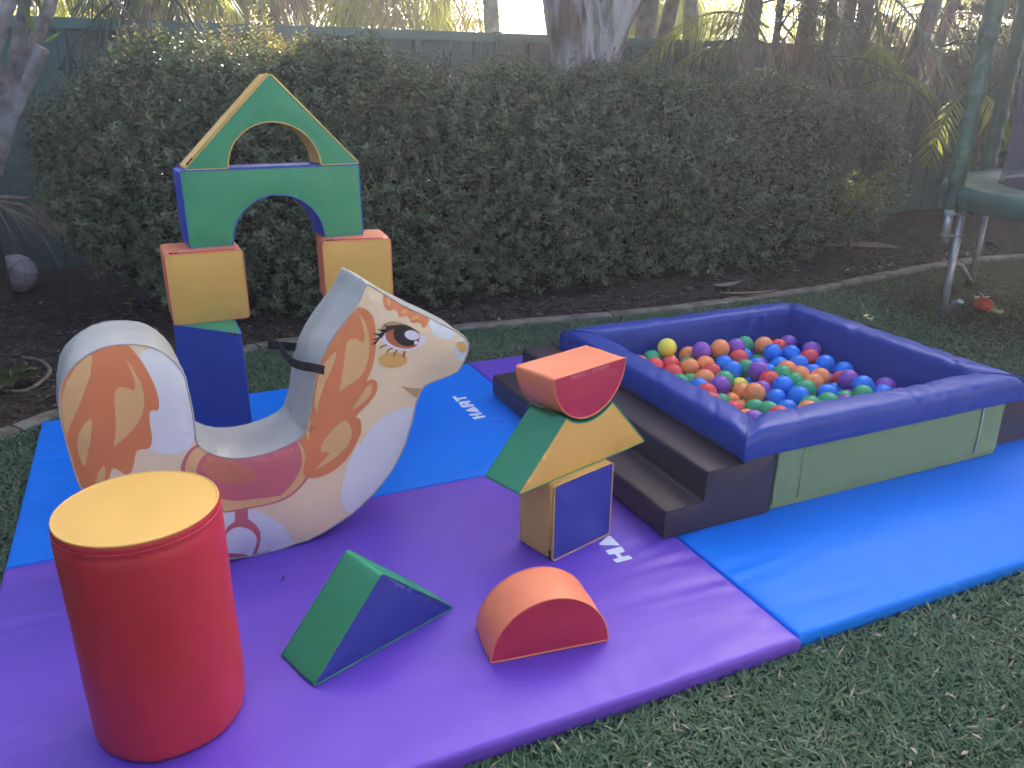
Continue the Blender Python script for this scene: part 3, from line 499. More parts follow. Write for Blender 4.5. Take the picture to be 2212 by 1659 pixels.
 ('lower_lash','lash',4,[(0.5399,0.6053),(0.5456,0.6036),(0.5414,0.5896),(0.5373,0.5769),(0.5353,0.5927)]),
 ('cheek_spot','gold',2,[(0.5507,0.5735),(0.5487,0.567),(0.5434,0.5614),(0.5352,0.5572),(0.5247,0.5547),(0.5125,0.554),(0.4997,0.5552),(0.4869,0.5581),(0.4752,0.5626),(0.4653,0.5683),(0.4579,0.5749),(0.4534,0.5818),(0.4521,0.5887),(0.4541,0.5951),(0.4593,0.6005),(0.4672,0.6047),(0.4775,0.6072),(0.4894,0.608),(0.5021,0.607),(0.5149,0.6042),(0.5267,0.5998),(0.5368,0.5942),(0.5445,0.5876),(0.5492,0.5805)]),
 ('nose_patch','white',1,[(0.631,0.6808),(0.6414,0.6935),(0.6768,0.6712),(0.7222,0.6432),(0.7254,0.636),(0.7133,0.6227),(0.6943,0.6209),(0.6618,0.6322),(0.6393,0.6532)]),
 ('muzzle_patch','white',1,[(0.7467,0.6203),(0.7595,0.613),(0.7714,0.593),(0.7691,0.5689),(0.7575,0.5429),(0.7452,0.5355),(0.7286,0.5496),(0.718,0.5743),(0.7199,0.5968),(0.7322,0.6133)]),
 ('nostril','gold',2,[(0.7658,0.5693),(0.7622,0.5671),(0.7577,0.5662),(0.7524,0.5667),(0.7468,0.5686),(0.7413,0.5717),(0.7362,0.5759),(0.7319,0.5808),(0.7287,0.586),(0.7267,0.5914),(0.7262,0.5964),(0.7271,0.6008),(0.7295,0.6042),(0.733,0.6064),(0.7375,0.6073),(0.7427,0.6069),(0.7483,0.605),(0.7538,0.602),(0.7589,0.5979),(0.7632,0.593),(0.7665,0.5877),(0.7685,0.5823),(0.7691,0.5772),(0.7682,0.5728)]),
 ('mouth_print','lid',1,[(0.5235,0.489),(0.5594,0.4737),(0.5997,0.4634),(0.5889,0.4468),(0.5832,0.431),(0.5586,0.4554)])]
def pony():
    root = empty('rocking_pony', (0.1493, 2.3261, .004), R_(4.264), 'cream and orange foam rocking pony with big eye, pink saddle and silver back', 'rocking pony')
    o = round_poly(PO, .006, .015, 60); DEP, cell = .255, .015
    def field(v): return puff_field(v, o, .011, .028, .0050, 4.2, 11)
    v, f = cut_poly(o, cell); h = field(v)
    sp = [pyd('side_panel', np.column_stack([v[:, 0], -h, v[:, 1]]), f, 'print_cream', root), pyd('side_panel', np.column_stack([v[:, 0], DEP+h, v[:, 1]]), f, 'print_cream', root)]
    A = np.array(o); n = len(o); T = np.roll(A, -1, 0)-np.roll(A, 1, 0); T = T/np.linalg.norm(T, axis=1)[:, None]; No = np.column_stack([T[:, 1], -T[:, 0]]); nd = 14; V = []
    for j in range(nd+1):
        t = j/nd
        for i in range(n):
            e = math.sin(math.pi*t); low = max(0, 1-A[i, 1]/.04)
            nz = (.006*noise.noise((A[i, 0]*7+3, t*2.2, A[i, 1]*7))+.0035*noise.noise((A[i, 0]*22, t*5, A[i, 1]*22)))*e*(1-low)
            q = A[i]+No[i]*(.006*e*(1-low)+nz); V.append((q[0], DEP*t, q[1]))
    pyd('edge_band', V, [(j*n+i, (j+1)*n+i, (j+1)*n+(i+1) % n, j*n+(i+1) % n) for j in range(nd) for i in range(n)], 'silver', root)
    for y in (0, DEP): tube('piping', [(p[0], y, p[1]) for p in o], .0028, 'silver', root, 6, True)
    for nm, col, lay, poly in PRINTS:
        rp = spline(poly+poly[:1], len(poly)*4)[:-1] if nm not in ('lower_lash', 'upper_lash', 'stirrup', 'mouth_print', 'tail_highlight', 'mane_highlight') else np.array(poly)
        pv, pf = cut_poly([tuple(q) for q in rp], cell); ph = field(pv)
        for s, y0 in ((-1, 0), (1, DEP)):
            pyd(nm, np.column_stack([pv[:, 0], y0+s*(ph+.0007*lay), pv[:, 1]]), pf, 'print_'+col, sp[0 if s < 0 else 1])
    # webbing handle looped round the neck
    a = np.array((.262, .588)); pts = [(a[0]+.03, .0-.006, a[1]-.012), (a[0]-.02, -.016, a[1]+.010), (a[0]-.045, .000, a[1]+.014), (a[0]-.066, .04, a[1]+.018), (a[0]-.070, .127, a[1]+.022), (a[0]-.066, .215, a[1]+.022), (a[0]-.09, .245, a[1]+.02), (a[0]+.03, .258, a[1]-.012)]
    P = spline(pts, 40); V, F = [], []
    for k, q in enumerate(P):
        d = P[min(k+1, 39)]-P[max(k-1, 0)]; s = np.cross(d, (0, 0, 1)); s = s/np.linalg.norm(s)
        up = np.array((.10, 0, 1.))
        for du, ds in ((-.014, 0), (.014, 0), (.014, .0022), (-.014, .0022)): V.append(q+up*du+s*ds)
    for k in range(39):
        for j in range(4): F.append((k*4+j, k*4+(j+1) % 4, k*4+4+(j+1) % 4, k*4+4+j))
    F += [(0, 1, 2, 3), (156, 157, 158, 159)]
    pyd('handle_strap', V, F, 'black', root, smooth=False)
pony()

# ================================================================ ball pit, steps, slide
IX0, IX1, IY0, IY1 = 1.845, 2.975, 2.020, 3.080
def ball_pit():
    root = empty('ball_pit', (0, 0, 0), 0, 'square padded ball pit with blue rim and sage green front wall', 'ball pit')
    pro = spline([(0, .05), (0.0, .18), (.002, .285), (.008, .322), (.024, .337), (.070, .341), (.112, .337), (.128, .325), (.135, .300), (.137, .255), (.134, .234), (.116, .234)], 44)
    sides = [((IX0, IY0), (IX1, IY0), (0, -1)), ((IX1, IY0), (IX1, IY1), (1, 0)), ((IX1, IY1), (IX0, IY1), (0, 1)), ((IX0, IY1), (IX0, IY0), (-1, 0))]
    for si, (a, b, o) in enumerate(sides):
        cr_ = [(random.uniform(.08, .92), random.uniform(-1.6, 1.6), random.uniform(.0015, .0060), random.uniform(.012, .030)) for _ in range(10)]
        a, b, o = np.array(a), np.array(b), np.array(o, float); L = np.linalg.norm(b-a); d = (b-a)/L; m = 150; V = []
        for k in range(m+1):
            s = k/m
            for q, z in pro:
                al = -q+(L+2*q)*s; de = min(s, 1-s)*L
                wv = -sum(dp*math.exp(-((al-c0*L-sl_*(q-.07)*.9-.25*sl_*(z-.3))/wd)**2) for c0, sl_, dp, wd in cr_)+.004*noise.noise((al*3.0, q*5+si*9, z*4))+.0045*noise.noise((al*9+z*8, q*9+si*5, z*9-al*3))+.010*max(0, 1-de/.09)*noise.noise((al*20, z*10, si+q*14))
                pinch = -.016*math.exp(-(de/.035)**2)*min(1, max(0, (z-.2)/.1)) - .010*math.exp(-((al-.62*L)/.03)**2)*(1 if si == 1 and q < .08 else 0)
                w = min(1, max(0, (z-.06)/.06)); p = a+d*al+o*(q+wv*.7*w*(1 if q > .05 else -1)*min(1, de/.01)); V.append((p[0], p[1], z+(wv*.6*min(1, q/.02)+pinch)*w))
        n = len(pro); F = [(k*n+j, (k+1)*n+j, (k+1)*n+j+1, k*n+j+1) for k in range(m) for j in range(n-1)]
        rs_ = pyd('rim_side', V, F, 'rim', root)
        hem = [tuple(a+d*(-.138+(L+.276)*k/20)+o*.1375)+(.258,) for k in range(21)]; tube('hem_stitch', hem, .0011, 'navy', rs_, 4)
    for x, y in ((IX0, IY0), (IX1, IY0), (IX1, IY1), (IX0, IY1)):
        sx, sy = (-1 if x == IX0 else 1), (-1 if y == IY0 else 1)
        tube('corner_seam', [(x+sx*q, y+sy*q, z-.006) for q, z in pro[2:36]], .0035, 'rim', root, 6)
    box('floor_pad', (IX0-.01, IY0-.01, .002), (IX1+.01, IY1+.01, .055), 'rim', root, .006)
    soft_block('wall', [(0, 0), (1.180, 0), (1.180, .250), (0, .250)], .105, 'sage', 'sage', None, parent=root, names=('wall_panel', 'wall_edge', 'wall_piping'))
    soft_block('wall', [(0, 0), (1.180, 0), (1.180, .250), (0, .250)], .105, 'sage', 'sage', None, parent=root, names=('wall_panel', 'wall_edge', 'wall_piping'))
    ch = [q for q in root.children if q.name.split('.')[0] in ('wall_panel', 'wall_edge', 'wall_piping')]
    for k, q in enumerate(ch): q.location = (1.864, 1.905 if k < 5 else 3.092, .003)
    for x0, x1, z0 in ((1.872, 1.985, .020), (2.905, 3.030, .022)):
        v, f = cut_poly(round_poly([(x0, z0+(.006 if x0 > 2 else 0)), (x1, z0+.012), (x1, .236), (x0, .236)], .004), .02)
        fl = pyd('flap', [(p[0], 1.8985-.004*noise.noise((p[0]*20, p[1]*14, 3))-.0025, p[1]) for p in v], f, 'sage', root)
        tube('flap_edge', [(x1 if x0 < 2 else x0, 1.8955, z0+.012), (x1-.001 if x0 < 2 else x0+.003, 1.893, .12), (x1 if x0 < 2 else x0, 1.895, .236)], .0016, 'sage' if x0 < 2 else 'logo', fl, 5)
ball_pit()
soft_block('foam_steps', [(1.412, 0), (1.412, .098), (1.566, .102), (1.570, .213), (1.722, .215), (1.722, .229), (1.856, .229), (1.856, 0)], 1.44, 'brown', 'brown', (0, 1.893, .003), 0, 'dark brown two step foam stairs along the left side of the ball pit', 'foam steps', rcorner=.015, puff=.007, wr=.003, cell=.03, pipe=.0013, pipe_mat='black')
soft_block('foam_slide', [(3.052, 0), (3.052, .229), (3.125, .229), (3.62, .018), (3.63, 0)], 1.24, 'brown', 'brown', (0, 1.958, .003), 0, 'dark brown foam slide on the right side of the ball pit', 'foam slide', rcorner=.010, puff=.004, cell=.03, pipe=.0018)
BALLS = [('R',(1.978,2.942,0.204)),('G',(2.104,3.024,0.187)),('Y',(2.174,3.005,0.243)),('R',(2.065,2.943,0.18)),('O',(2.202,3.024,0.159)),('O',(2.316,3.024,0.18)),('R',(2.158,2.947,0.175)),('R',(2.117,2.866,0.164)),('R',(2.017,2.868,0.165)),('P',(2.332,2.947,0.224)),('R',(2.413,3.024,0.176)),('G',(2.266,2.953,0.156)),('G',(2.373,2.945,0.142)),('O',(2.213,2.872,0.179)),('O',(2.428,2.93,0.229)),('G',(2.517,3.024,0.176)),('O',(2.303,2.873,0.179)),('P',(2.538,2.945,0.216)),('G',(2.657,3.024,0.192)),('B',(2.47,2.95,0.151)),('B',(2.408,2.866,0.169)),('B',(2.603,2.961,0.155)),('R',(2.497,2.87,0.187)),('P',(2.739,3.024,0.142)),('O',(2.722,2.956,0.2)),('G',(2.682,2.939,0.12)),('P',(2.628,2.867,0.133)),('B',(2.559,2.812,0.154)),('B',(2.703,2.868,0.19)),('R',(2.816,2.957,0.178)),('P',(2.904,2.98,0.18)),('B',(2.679,2.79,0.151)),('B',(2.549,2.72,0.156)),('B',(2.378,2.769,0.177)),('G',(2.473,2.785,0.166)),('P',(2.467,2.696,0.186)),('B',(2.802,2.847,0.177)),('P',(2.909,2.824,0.19)),('R',(2.841,2.765,0.178)),('B',(2.755,2.743,0.165)),('B',(2.854,2.675,0.173)),('O',(2.64,2.697,0.166)),('G',(2.547,2.631,0.177)),('O',(2.634,2.606,0.17)),('B',(2.76,2.654,0.146)),('O',(2.71,2.556,0.165)),('O',(2.629,2.515,0.164)),('B',(2.899,2.597,0.157)),('R',(2.829,2.541,0.139)),('P',(2.789,2.467,0.174)),('B',(2.776,2.373,0.179)),('P',(2.909,2.364,0.154)),('G',(2.705,2.304,0.168)),('B',(2.836,2.312,0.149)),('P',(2.622,2.315,0.132)),('G',(2.686,2.379,0.12)),('B',(2.606,2.408,0.151)),('G',(2.51,2.305,0.164)),('G',(2.411,2.303,0.165)),('O',(2.342,2.245,0.175)),('B',(2.442,2.407,0.167)),('G',(2.521,2.452,0.169)),('G',(2.539,2.541,0.172)),('R',(2.457,2.607,0.17)),('P',(2.381,2.564,0.147)),('B',(2.452,2.515,0.177)),('B',(2.381,2.472,0.14)),('B',(2.365,2.383,0.125)),('Y',(2.369,2.699,0.12)),('O',(2.317,2.625,0.127)),('O',(2.278,2.495,0.175)),('G',(2.223,2.421,0.136)),('P',(2.197,2.625,0.178)),('G',(2.276,2.696,0.166)),('G',(2.175,2.805,0.131)),('R',(2.273,2.788,0.174)),('O',(2.189,2.726,0.175)),('B',(2.119,2.669,0.162)),('R',(2.078,2.566,0.18)),('R',(2.038,2.484,0.174)),('G',(2.155,2.559,0.123)),('R',(2.146,2.467,0.124)),('Y',(2.058,2.387,0.145)),('O',(2.145,2.377,0.12)),('P',(2.094,2.281,0.16)),('R',(2.19,2.246,0.176)),('G',(2.216,2.334,0.159)),('G',(2.043,2.716,0.179)),('R',(2.066,2.795,0.139)),('G',(1.901,2.091,0.102)),('P',(1.901,2.207,0.102)),('O',(1.901,2.324,0.102)),('B',(1.901,2.441,0.102)),('R',(1.901,2.558,0.102)),('O',(1.901,2.674,0.102)),('R',(1.901,2.782,0.102)),('P',(1.901,2.908,0.102)),('P',(1.901,3.024,0.102)),('P',(2.013,2.111,0.102)),('R',(2.013,2.227,0.102)),('O',(1.999,2.333,0.102)),('G',(1.992,2.452,0.102)),('O',(2.001,2.574,0.102)),('P',(2.005,2.689,0.102)),('G',(1.985,2.812,0.102)),('R',(1.997,2.932,0.102)),('B',(2.013,3.024,0.102)),('O',(2.125,2.091,0.102)),('R',(2.125,2.207,0.102)),('B',(2.163,2.29,0.102)),('B',(2.076,2.521,0.102)),('B',(2.084,2.611,0.102)),('P',(2.123,2.736,0.102)),('P',(2.108,2.931,0.102)),('B',(2.132,3.024,0.102)),('B',(2.237,2.111,0.102)),('P',(2.243,2.219,0.102)),('R',(2.281,2.36,0.102)),('O',(2.225,2.505,0.102)),('O',(2.236,2.595,0.102)),('P',(2.349,2.091,0.102)),('B',(2.35,2.191,0.102)),('B',(2.346,2.298,0.102)),('B',(2.303,2.447,0.102)),('G',(2.307,2.539,0.102)),('B',(2.453,2.725,0.102)),('R',(2.326,2.777,0.102)),('B',(2.461,2.111,0.102)),('P',(2.461,2.227,0.102)),('B',(2.459,2.346,0.102)),('B',(2.463,2.466,0.102)),('R',(2.573,2.091,0.102)),('B',(2.573,2.207,0.102)),('B',(2.549,2.359,0.102)),('O',(2.576,2.478,0.102)),('B',(2.685,2.111,0.102)),('P',(2.685,2.227,0.102)),('P',(2.765,2.419,0.102)),('P',(2.769,2.95,0.102)),('O',(2.797,2.091,0.102)),('B',(2.797,2.207,0.102)),('B',(2.761,2.328,0.102)),('B',(2.753,2.508,0.102)),('B',(2.831,2.623,0.102)),('G',(2.909,2.109,0.102)),('O',(2.909,2.2,0.102)),('O',(2.909,2.29,0.102)),('G',(2.909,2.438,0.102)),('O',(2.909,2.527,0.102)),('P',(2.909,2.667,0.102))]
bm = bmesh.new(); bmesh.ops.create_uvsphere(bm, u_segments=28, v_segments=16, radius=.0455); bme = bpy.data.meshes.new('plastic_ball'); bm.to_mesh(bme); bm.free()
for q in bme.vertices:
    d = q.co.normalized(); q.co = d*(.0455-.0006*math.exp(-(d.z/.05)**2))
bmes = {}
for k in BC:
    bmes[k] = bme.copy(); bmes[k].materials.append(M['ball'+k]); bmes[k].polygons.foreach_set('use_smooth', [True]*len(bme.polygons))
for c, p in BALLS:
    o = bpy.data.objects.new('plastic_ball', bmes[c]); C.objects.link(o); o.location = p; o.rotation_euler = (random.random()*6, random.random()*6, 0)
    zx = ('left', 'middle', 'right')[min(2, int((p[0]-IX0)/(IX1-IX0)*3))]; zy = ('front', 'centre', 'back')[min(2, int((p[1]-IY0)/(IY1-IY0)*3))]
    zone = {('front', 'middle'): 'along the front rim', ('centre', 'middle'): 'in the very middle', ('back', 'middle'): 'along the back rim', ('centre', 'left'): 'by the left rim above the steps', ('centre', 'right'): 'by the right rim near the slide'}.get((zy, zx), 'in the %s %s corner' % (zy, zx))
    tag(o, '%s plastic play ball %s of the ball pit' % (BN[c], zone), 'ball', '%s balls %s of the ball pit' % (BN[c], zone))

# ================================================================ hedge
def hedge():
    root = empty('hedge', (2.8, 5.6, 0), 0, 'long clipped dark green hedge in front of the fence', 'hedge')
    def top(x): return 1.36+.13*np.clip((4.2-x)/2.2, 0, 1)+.06*np.sin(x*2.1)+.05*np.sin(x*5.3+1)-.22*np.clip((x-5.2)/1, 0, 1)**2
    def bot(x): return .02+.50*np.clip((.25-x)/.7, 0, 1)+.42*np.clip((x-5.0)/1.1, 0, 1)
    def surf(x, s, k=1.0):
        """s 0..1 runs from the front foot over the crown to the back foot"""
        t = np.pi*s; c, sn = np.cos(t), np.sin(t); e = .55
        zt, zb = top(x), bot(x); yc = 5.62; hy = .56*k
        y = yc-np.sign(c)*np.abs(c)**e*hy; z = zb+(zt-zb)*np.abs(sn)**e*(k if k < 1 else 1)
        lump = np.array([noise.noise((a*1.7, b*2.0, 4))*.16+noise.noise((a*4.5, b*4.5+s_*3, 9))*.11 for a, b, s_ in zip(x, z, s)])
        ends = np.clip(np.minimum(x+.62, 6.35-x)/.75, 0, 1)**.5
        y = yc+(y-yc)*ends; z = zb+(z-zb)*(.62+.38*ends); out = np.column_stack([np.zeros_like(x), -np.sign(c)*np.abs(c)**.5, np.abs(sn)**.7+.001]); out = unit(out)
        return np.column_stack([x, y, z])+out*lump[:, None]*(1 if k == 1 else .7), out
    n = 15500; x = rng.uniform(-.55, 6.3, n); s = np.where(rng.random(n) < .60, np.arcsin(rng.random(n)**(1/.55))/np.pi, rng.uniform(.18, .80, n))
    P, O = surf(x, s); dep = rng.random(n)**2*.22; P = P-O*dep[:, None]
    sv = np.array(SUN_DIR); pv_ = P-np.array([5.42, 5.02, .60]); tv = pv_@sv; tube_ = (np.linalg.norm(pv_-tv[:, None]*sv, axis=1) < .28) & (tv > .06)
    keep = ~tube_ & (P[:, 2] > bot(x)+.04*rng.random(n)) & ~((P[:, 2] < .22) & (rng.random(n) < .40)); P, O = P[keep], O[keep]
    D = unit(O*.8+np.array([0, 0, .45])+rng.normal(0, .42, P.shape)); L = rng.uniform(.09, .19, len(P)); k = 12
    tt = (np.arange(k)+.6)/k; Q = P[:, None]+D[:, None]*(L[:, None]*tt)[..., None]
    side = unit(np.cross(D, rng.normal(0, 1, D.shape))); up = np.cross(side, D)
    ang = (np.arange(k)//2)*1.35; sg = np.where(np.arange(k) % 2, 1, -1)
    LD = D[:, None]*.55+(side[:, None]*np.cos(ang)[None, :, None]+up[:, None]*np.sin(ang)[None, :, None])*sg[None, :, None]+rng.normal(0, .22, Q.shape)
    LN = D[:, None]*.8+rng.normal(0, .35, Q.shape)+np.array([0, -.15, .45])
    ln = np.repeat(rng.uniform(.028, .047, len(P)), k)*np.tile(np.where(tt > .9, .75, 1.), len(P)); tint = np.clip(np.repeat(rng.normal(.42, .22, len(P)), k)+rng.normal(0, .13, len(P)*k), 0, .9)
    dead = rng.random(len(P)) < .0035; tint[np.repeat(dead, k)] = .97+.03*rng.random(dead.sum()*k)
    o = leaves('foliage', Q.reshape(-1, 3), LD.reshape(-1, 3), LN.reshape(-1, 3), ln, ln*.52, 'hedge', root, tint); o['kind'] = 'stuff'
    # inner growth that stops the view through
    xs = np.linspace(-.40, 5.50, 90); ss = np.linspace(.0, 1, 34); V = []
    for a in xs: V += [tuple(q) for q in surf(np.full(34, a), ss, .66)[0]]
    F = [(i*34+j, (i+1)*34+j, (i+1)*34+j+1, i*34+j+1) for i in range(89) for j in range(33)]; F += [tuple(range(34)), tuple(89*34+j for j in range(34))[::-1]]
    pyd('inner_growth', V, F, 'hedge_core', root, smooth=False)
    # upright shoots on the crown: left ones tinted yellow for the sun there, reddish ones in the middle
    def shoots(name, xr, n, hr, mat, yr=(5.35, 5.85), kk=16):
        x = rng.uniform(*xr, n); y = rng.uniform(*yr, n); h = rng.uniform(*hr, n); P = np.column_stack([x, y, top(x)-.06])
        D = unit(np.column_stack([rng.normal(0, .16, n), rng.normal(0, .16, n), np.ones(n)])); tt = (np.arange(kk)+.5)/kk
        Q = P[:, None]+D[:, None]*(h[:, None]*tt)[..., None]; ang = np.arange(kk)*2.4+rng.random((n, 1))*6
        LD = np.stack([np.cos(ang), np.sin(ang), .55+.0*ang], -1); LN = np.stack([-np.cos(ang)*.5, -np.sin(ang)*.5, 1+0*ang], -1)+rng.normal(0, .2, LD.shape)
        lg = rng.uniform(.028, .046, (n, kk))*(1-.35*tt)
        o = leaves(name, Q.reshape(-1, 3), LD.reshape(-1, 3), LN.reshape(-1, 3), lg.ravel(), lg.ravel()*.55, mat, root); o['kind'] = 'stuff'
        V, Fc = join_data([tube_data([p, p+d*hh], [.0022, .001], 4) for p, d, hh in zip(P, D, h)]); pyd('shoot_stems', V, Fc, 'twig', root)['kind'] = 'stuff'
    shoots('sunlit_shoots', (.45, 1.10), 60, (.14, .26), 'sun_tint_tip', (5.45, 5.75), 22); shoots('sunlit_shoots', (.52, .95), 16, (.28, .42), 'sun_tint_tip', (5.5, 5.7), 34)
    shoots('sunlit_shoots', (.0, .25), 14, (.14, .28), 'sun_tint_tip', (5.5, 5.7), 18)
    shoots('red_shoots', (1.25, 3.6), 130, (.14, .34), 'redtip'); shoots('leafy_shoots', (-.3, 6.0), 430, (.07, .24), 'hedge')
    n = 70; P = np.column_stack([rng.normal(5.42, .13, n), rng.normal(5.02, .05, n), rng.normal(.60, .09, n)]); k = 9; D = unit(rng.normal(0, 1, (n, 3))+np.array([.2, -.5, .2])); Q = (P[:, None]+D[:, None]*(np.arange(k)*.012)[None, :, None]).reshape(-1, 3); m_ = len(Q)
    leaves('sun_tinted_sprigs', Q, rng.normal(0, 1, (m_, 3))+np.repeat(D, k, 0), rng.normal(0, .6, (m_, 3))+np.array([0, -.3, .6]), rng.uniform(.026, .042, m_), .019, 'sun_tint_tip', root)['kind'] = 'stuff'  # a patch of sun put into the leaf colour at the hedge end
    parts = []
    for k in range(75):
        x = rng.uniform(0.1, 6.1); s = rng.uniform(.1, .42); p, o = surf(np.array([x]), np.array([s])); p = p[0]-o[0]*.02; d = Vector((rng.normal(0, 1), -.25, rng.normal(-.1, .8))).normalized(); Lg = rng.uniform(.10, .34)
        q = Vector(p); parts.append(tube_data([q, q+d*Lg*.5+Vector((0, -.02, rng.normal(0, .02))), q+d*Lg+Vector((0, -.03, 0))], [.0035, .0028, .0012], 5))
    pyd('bare_twigs', *join_data(parts), 'twig', root)['kind'] = 'stuff'
    for x in np.linspace(.1, 6.0, 17):
        x += rng.normal(0, .1); y = 5.5+rng.normal(0, .08); z0 = bed_z(x, y)-.03
        tube('stem', [(x, y, z0), (x+rng.normal(0, .04), y+rng.normal(0, .04), .3), (x+rng.normal(0, .12), y+rng.normal(0, .1), .75)], [.022, .018, .010], 'bark', root, 7)
    for c in root.children: c.location = (-2.8, -5.6, 0)
hedge()
# ================================================================ trees, palms, background
GAPS = [((.76, 5.6, 1.76), .36), ((.12, 5.6, 1.66), .22), ((7.054, 5.600, 1.283), .24), ((5.42, 5.02, .60), .30)]
def gap_mask(P):
    """leave real holes in the crowns along a few sun rays (the patches of sun in the hedge top and palms)"""
    d = np.array(SUN_DIR); k = np.ones(len(P), bool)
    for c, r in GAPS:
        v = P-np.array(c); t = v@d; k &= ~((np.linalg.norm(v-t[:, None]*d, axis=1) < r) & (t > .3))
    return k
def leafy_tree(x, y, h, label, seed, n=10500, rx=1.9, z0=2.9, mat='crown', ry=.62, name='shade_tree', leaf=.17):
    r = np.random.default_rng(seed); root = empty(name, (x, y, GZ), 0, label, 'tree', 'shade trees beyond the fence')
    zc, hz = (z0+h)/2-GZ, (h-z0)/2
    tube('trunk', [(0, 0, 0), (.05, .03, 1.2), (-.04, .05, z0), (.03, 0, zc), (0, 0, zc+hz*.5)], [.12, .085, .07, .05, .02], 'bark', root, 10)
    for k in range(7):
        a = r.random()*6.28; zz = zc-hz*r.uniform(.1, .8); e = (rx*.75*math.cos(a), ry*.75*math.sin(a), zz+hz*r.uniform(.3, .8))
        tube('limb', [(0, 0, zz), (e[0]*.5, e[1]*.5, zz+(e[2]-zz)*.6), e], [.05, .035, .012], 'bark', root, 6)
    cl = r.uniform(-1, 1, (110, 3))*np.array([rx*.80, ry, hz*.97])
    c = cl[r.integers(0, 110, n)]; P = c+r.normal(0, .30, (n, 3))*np.array([1, .8, .9]); P[:, 2] = np.maximum(P[:, 2], -hz*1.02+.25*r.random(n)); P += np.array([0, 0, zc])
    k = gap_mask(P+np.array([x, y, GZ])); P = P[k]; n = len(P)
    D = r.normal(0, 1, (n, 3))+np.array([0, 0, -.3]); Nn = r.normal(0, .7, (n, 3))+np.array([0, -.2, .6])
    L = r.uniform(.7, 1.25, n)*leaf; leaves('crown', P, D, Nn, L, L*.52, mat, root, r.random(n))['kind'] = 'stuff'
TL_ = ['broad leafy tree beyond the fence behind the left palm', 'broad leafy tree beyond the fence left of the big peeling trunk', 'broad leafy tree beyond the fence just behind the big peeling trunk',
       'broad leafy tree beyond the fence right of the big peeling trunk', 'broad leafy tree beyond the fence behind the cluster of palm trunks', 'broad leafy tree beyond the fence right of the palm trunks', 'broad leafy tree beyond the fence behind the trampoline pole', 'broad leafy tree beyond the fence at the far right edge']
for i, x in enumerate((-1.6, .9, 3.4, 5.9, 8.3, 10.6, 12.9, 15.2)):
    leafy_tree(x, 8.15+.15*math.sin(i*2.1), 6.0+.4*math.sin(i), TL_[i], 40+i, 15000)
# low shrubs behind the fence that show over its top
def shrub(x, y, z0, z1, rx, n, label, seed, leaf=.06, mat='shrub'):
    r = np.random.default_rng(seed); root = empty('garden_shrub', (x, y, GZ), 0, label, 'shrub', 'shrubs behind the fence')
    for k in range(5): 
        a = r.random()*6.28; tube('stem', [(0, 0, 0), (.15*math.cos(a), .15*math.sin(a), z0*.6), (rx*.7*math.cos(a), .5*math.sin(a), z1*.85)], [.03, .022, .006], 'bark', root, 6)
    P = r.normal(0, 1, (n, 3)); P = P/np.linalg.norm(P, axis=1)[:, None]*r.random((n, 1))**.45*np.array([rx, .7, (z1-z0)/2]); cl = np.floor(P*3.2); 
    P += np.array([math.sin(1), 0, 0])*0+.10*np.sin(P*9+cl); P += np.array([0, 0, (z0+z1)/2-GZ]); D = r.normal(0, 1, (n, 3)); L = r.uniform(.7, 1.3, n)*leaf
    ok = gap_mask(P+np.array([x, y, GZ])); P, D, L = P[ok], D[ok], L[ok]; n = len(P); leaves('crown', P, D, r.normal(0, 1, (n, 3))+np.array([0, 0, .5]), L, L*.5, mat, root, r.random(n))['kind'] = 'stuff'
shrub(3.15, 9.9, .9, 2.75, 1.0, 7000, 'dark fine leaved shrub showing over the fence left of the big trunk', 61, .05)
shrub(-.6, 9.6, .9, 2.4, 1.1, 3200, 'yellow green shrub showing over the fence behind the grey branches', 62, .07)
shrub(8.8, 10.0, .5, 2.9, 1.5, 6000, 'sunny yellow green shrub glowing between the palm trunks', 63, .08)
shrub(8.9, 6.35, .15, 2.7, 1.0, 9000, 'dense dark shrub behind the trampoline poles', 64, .07, 'crown')
shrub(10.9, 6.3, .1, 3.0, 1.2, 9000, 'dense dark shrub at the far right behind the trampoline net', 65, .07, 'crown')
shrub(1.3, 9.8, 1.0, 2.3, .8, 2600, 'brownish open shrub over the fence behind the castle roof', 66, .05, 'dead')
shrub(6.6, 10.3, .9, 3.2, 1.3, 5200, 'glowing yellow green shrub beyond the fence left of the palm trunks', 71, .10)
shrub(10.9, 10.4, .6, 3.3, 1.5, 7500, 'glowing yellow green shrub beyond the fence behind the leaning palms', 72, .10)
shrub(13.0, 10.2, .6, 3.3, 1.5, 7500, 'yellow green shrub beyond the fence behind the trampoline poles', 73, .10)
shrub(2.2, 10.4, 1.2, 3.0, 1.2, 9000, 'dense dark shrub beyond the fence right of the castle roof', 74, .06, 'crown')
shrub(.1, 10.8, .9, 2.9, 1.3, 7000, 'sunny yellow green shrub beyond the fence left of the castle roof', 75, .09)
shrub(8.2, 11.6, .5, 3.6, 1.8, 9000, 'tall sunny shrub far behind the middle palm trunks', 76, .11)
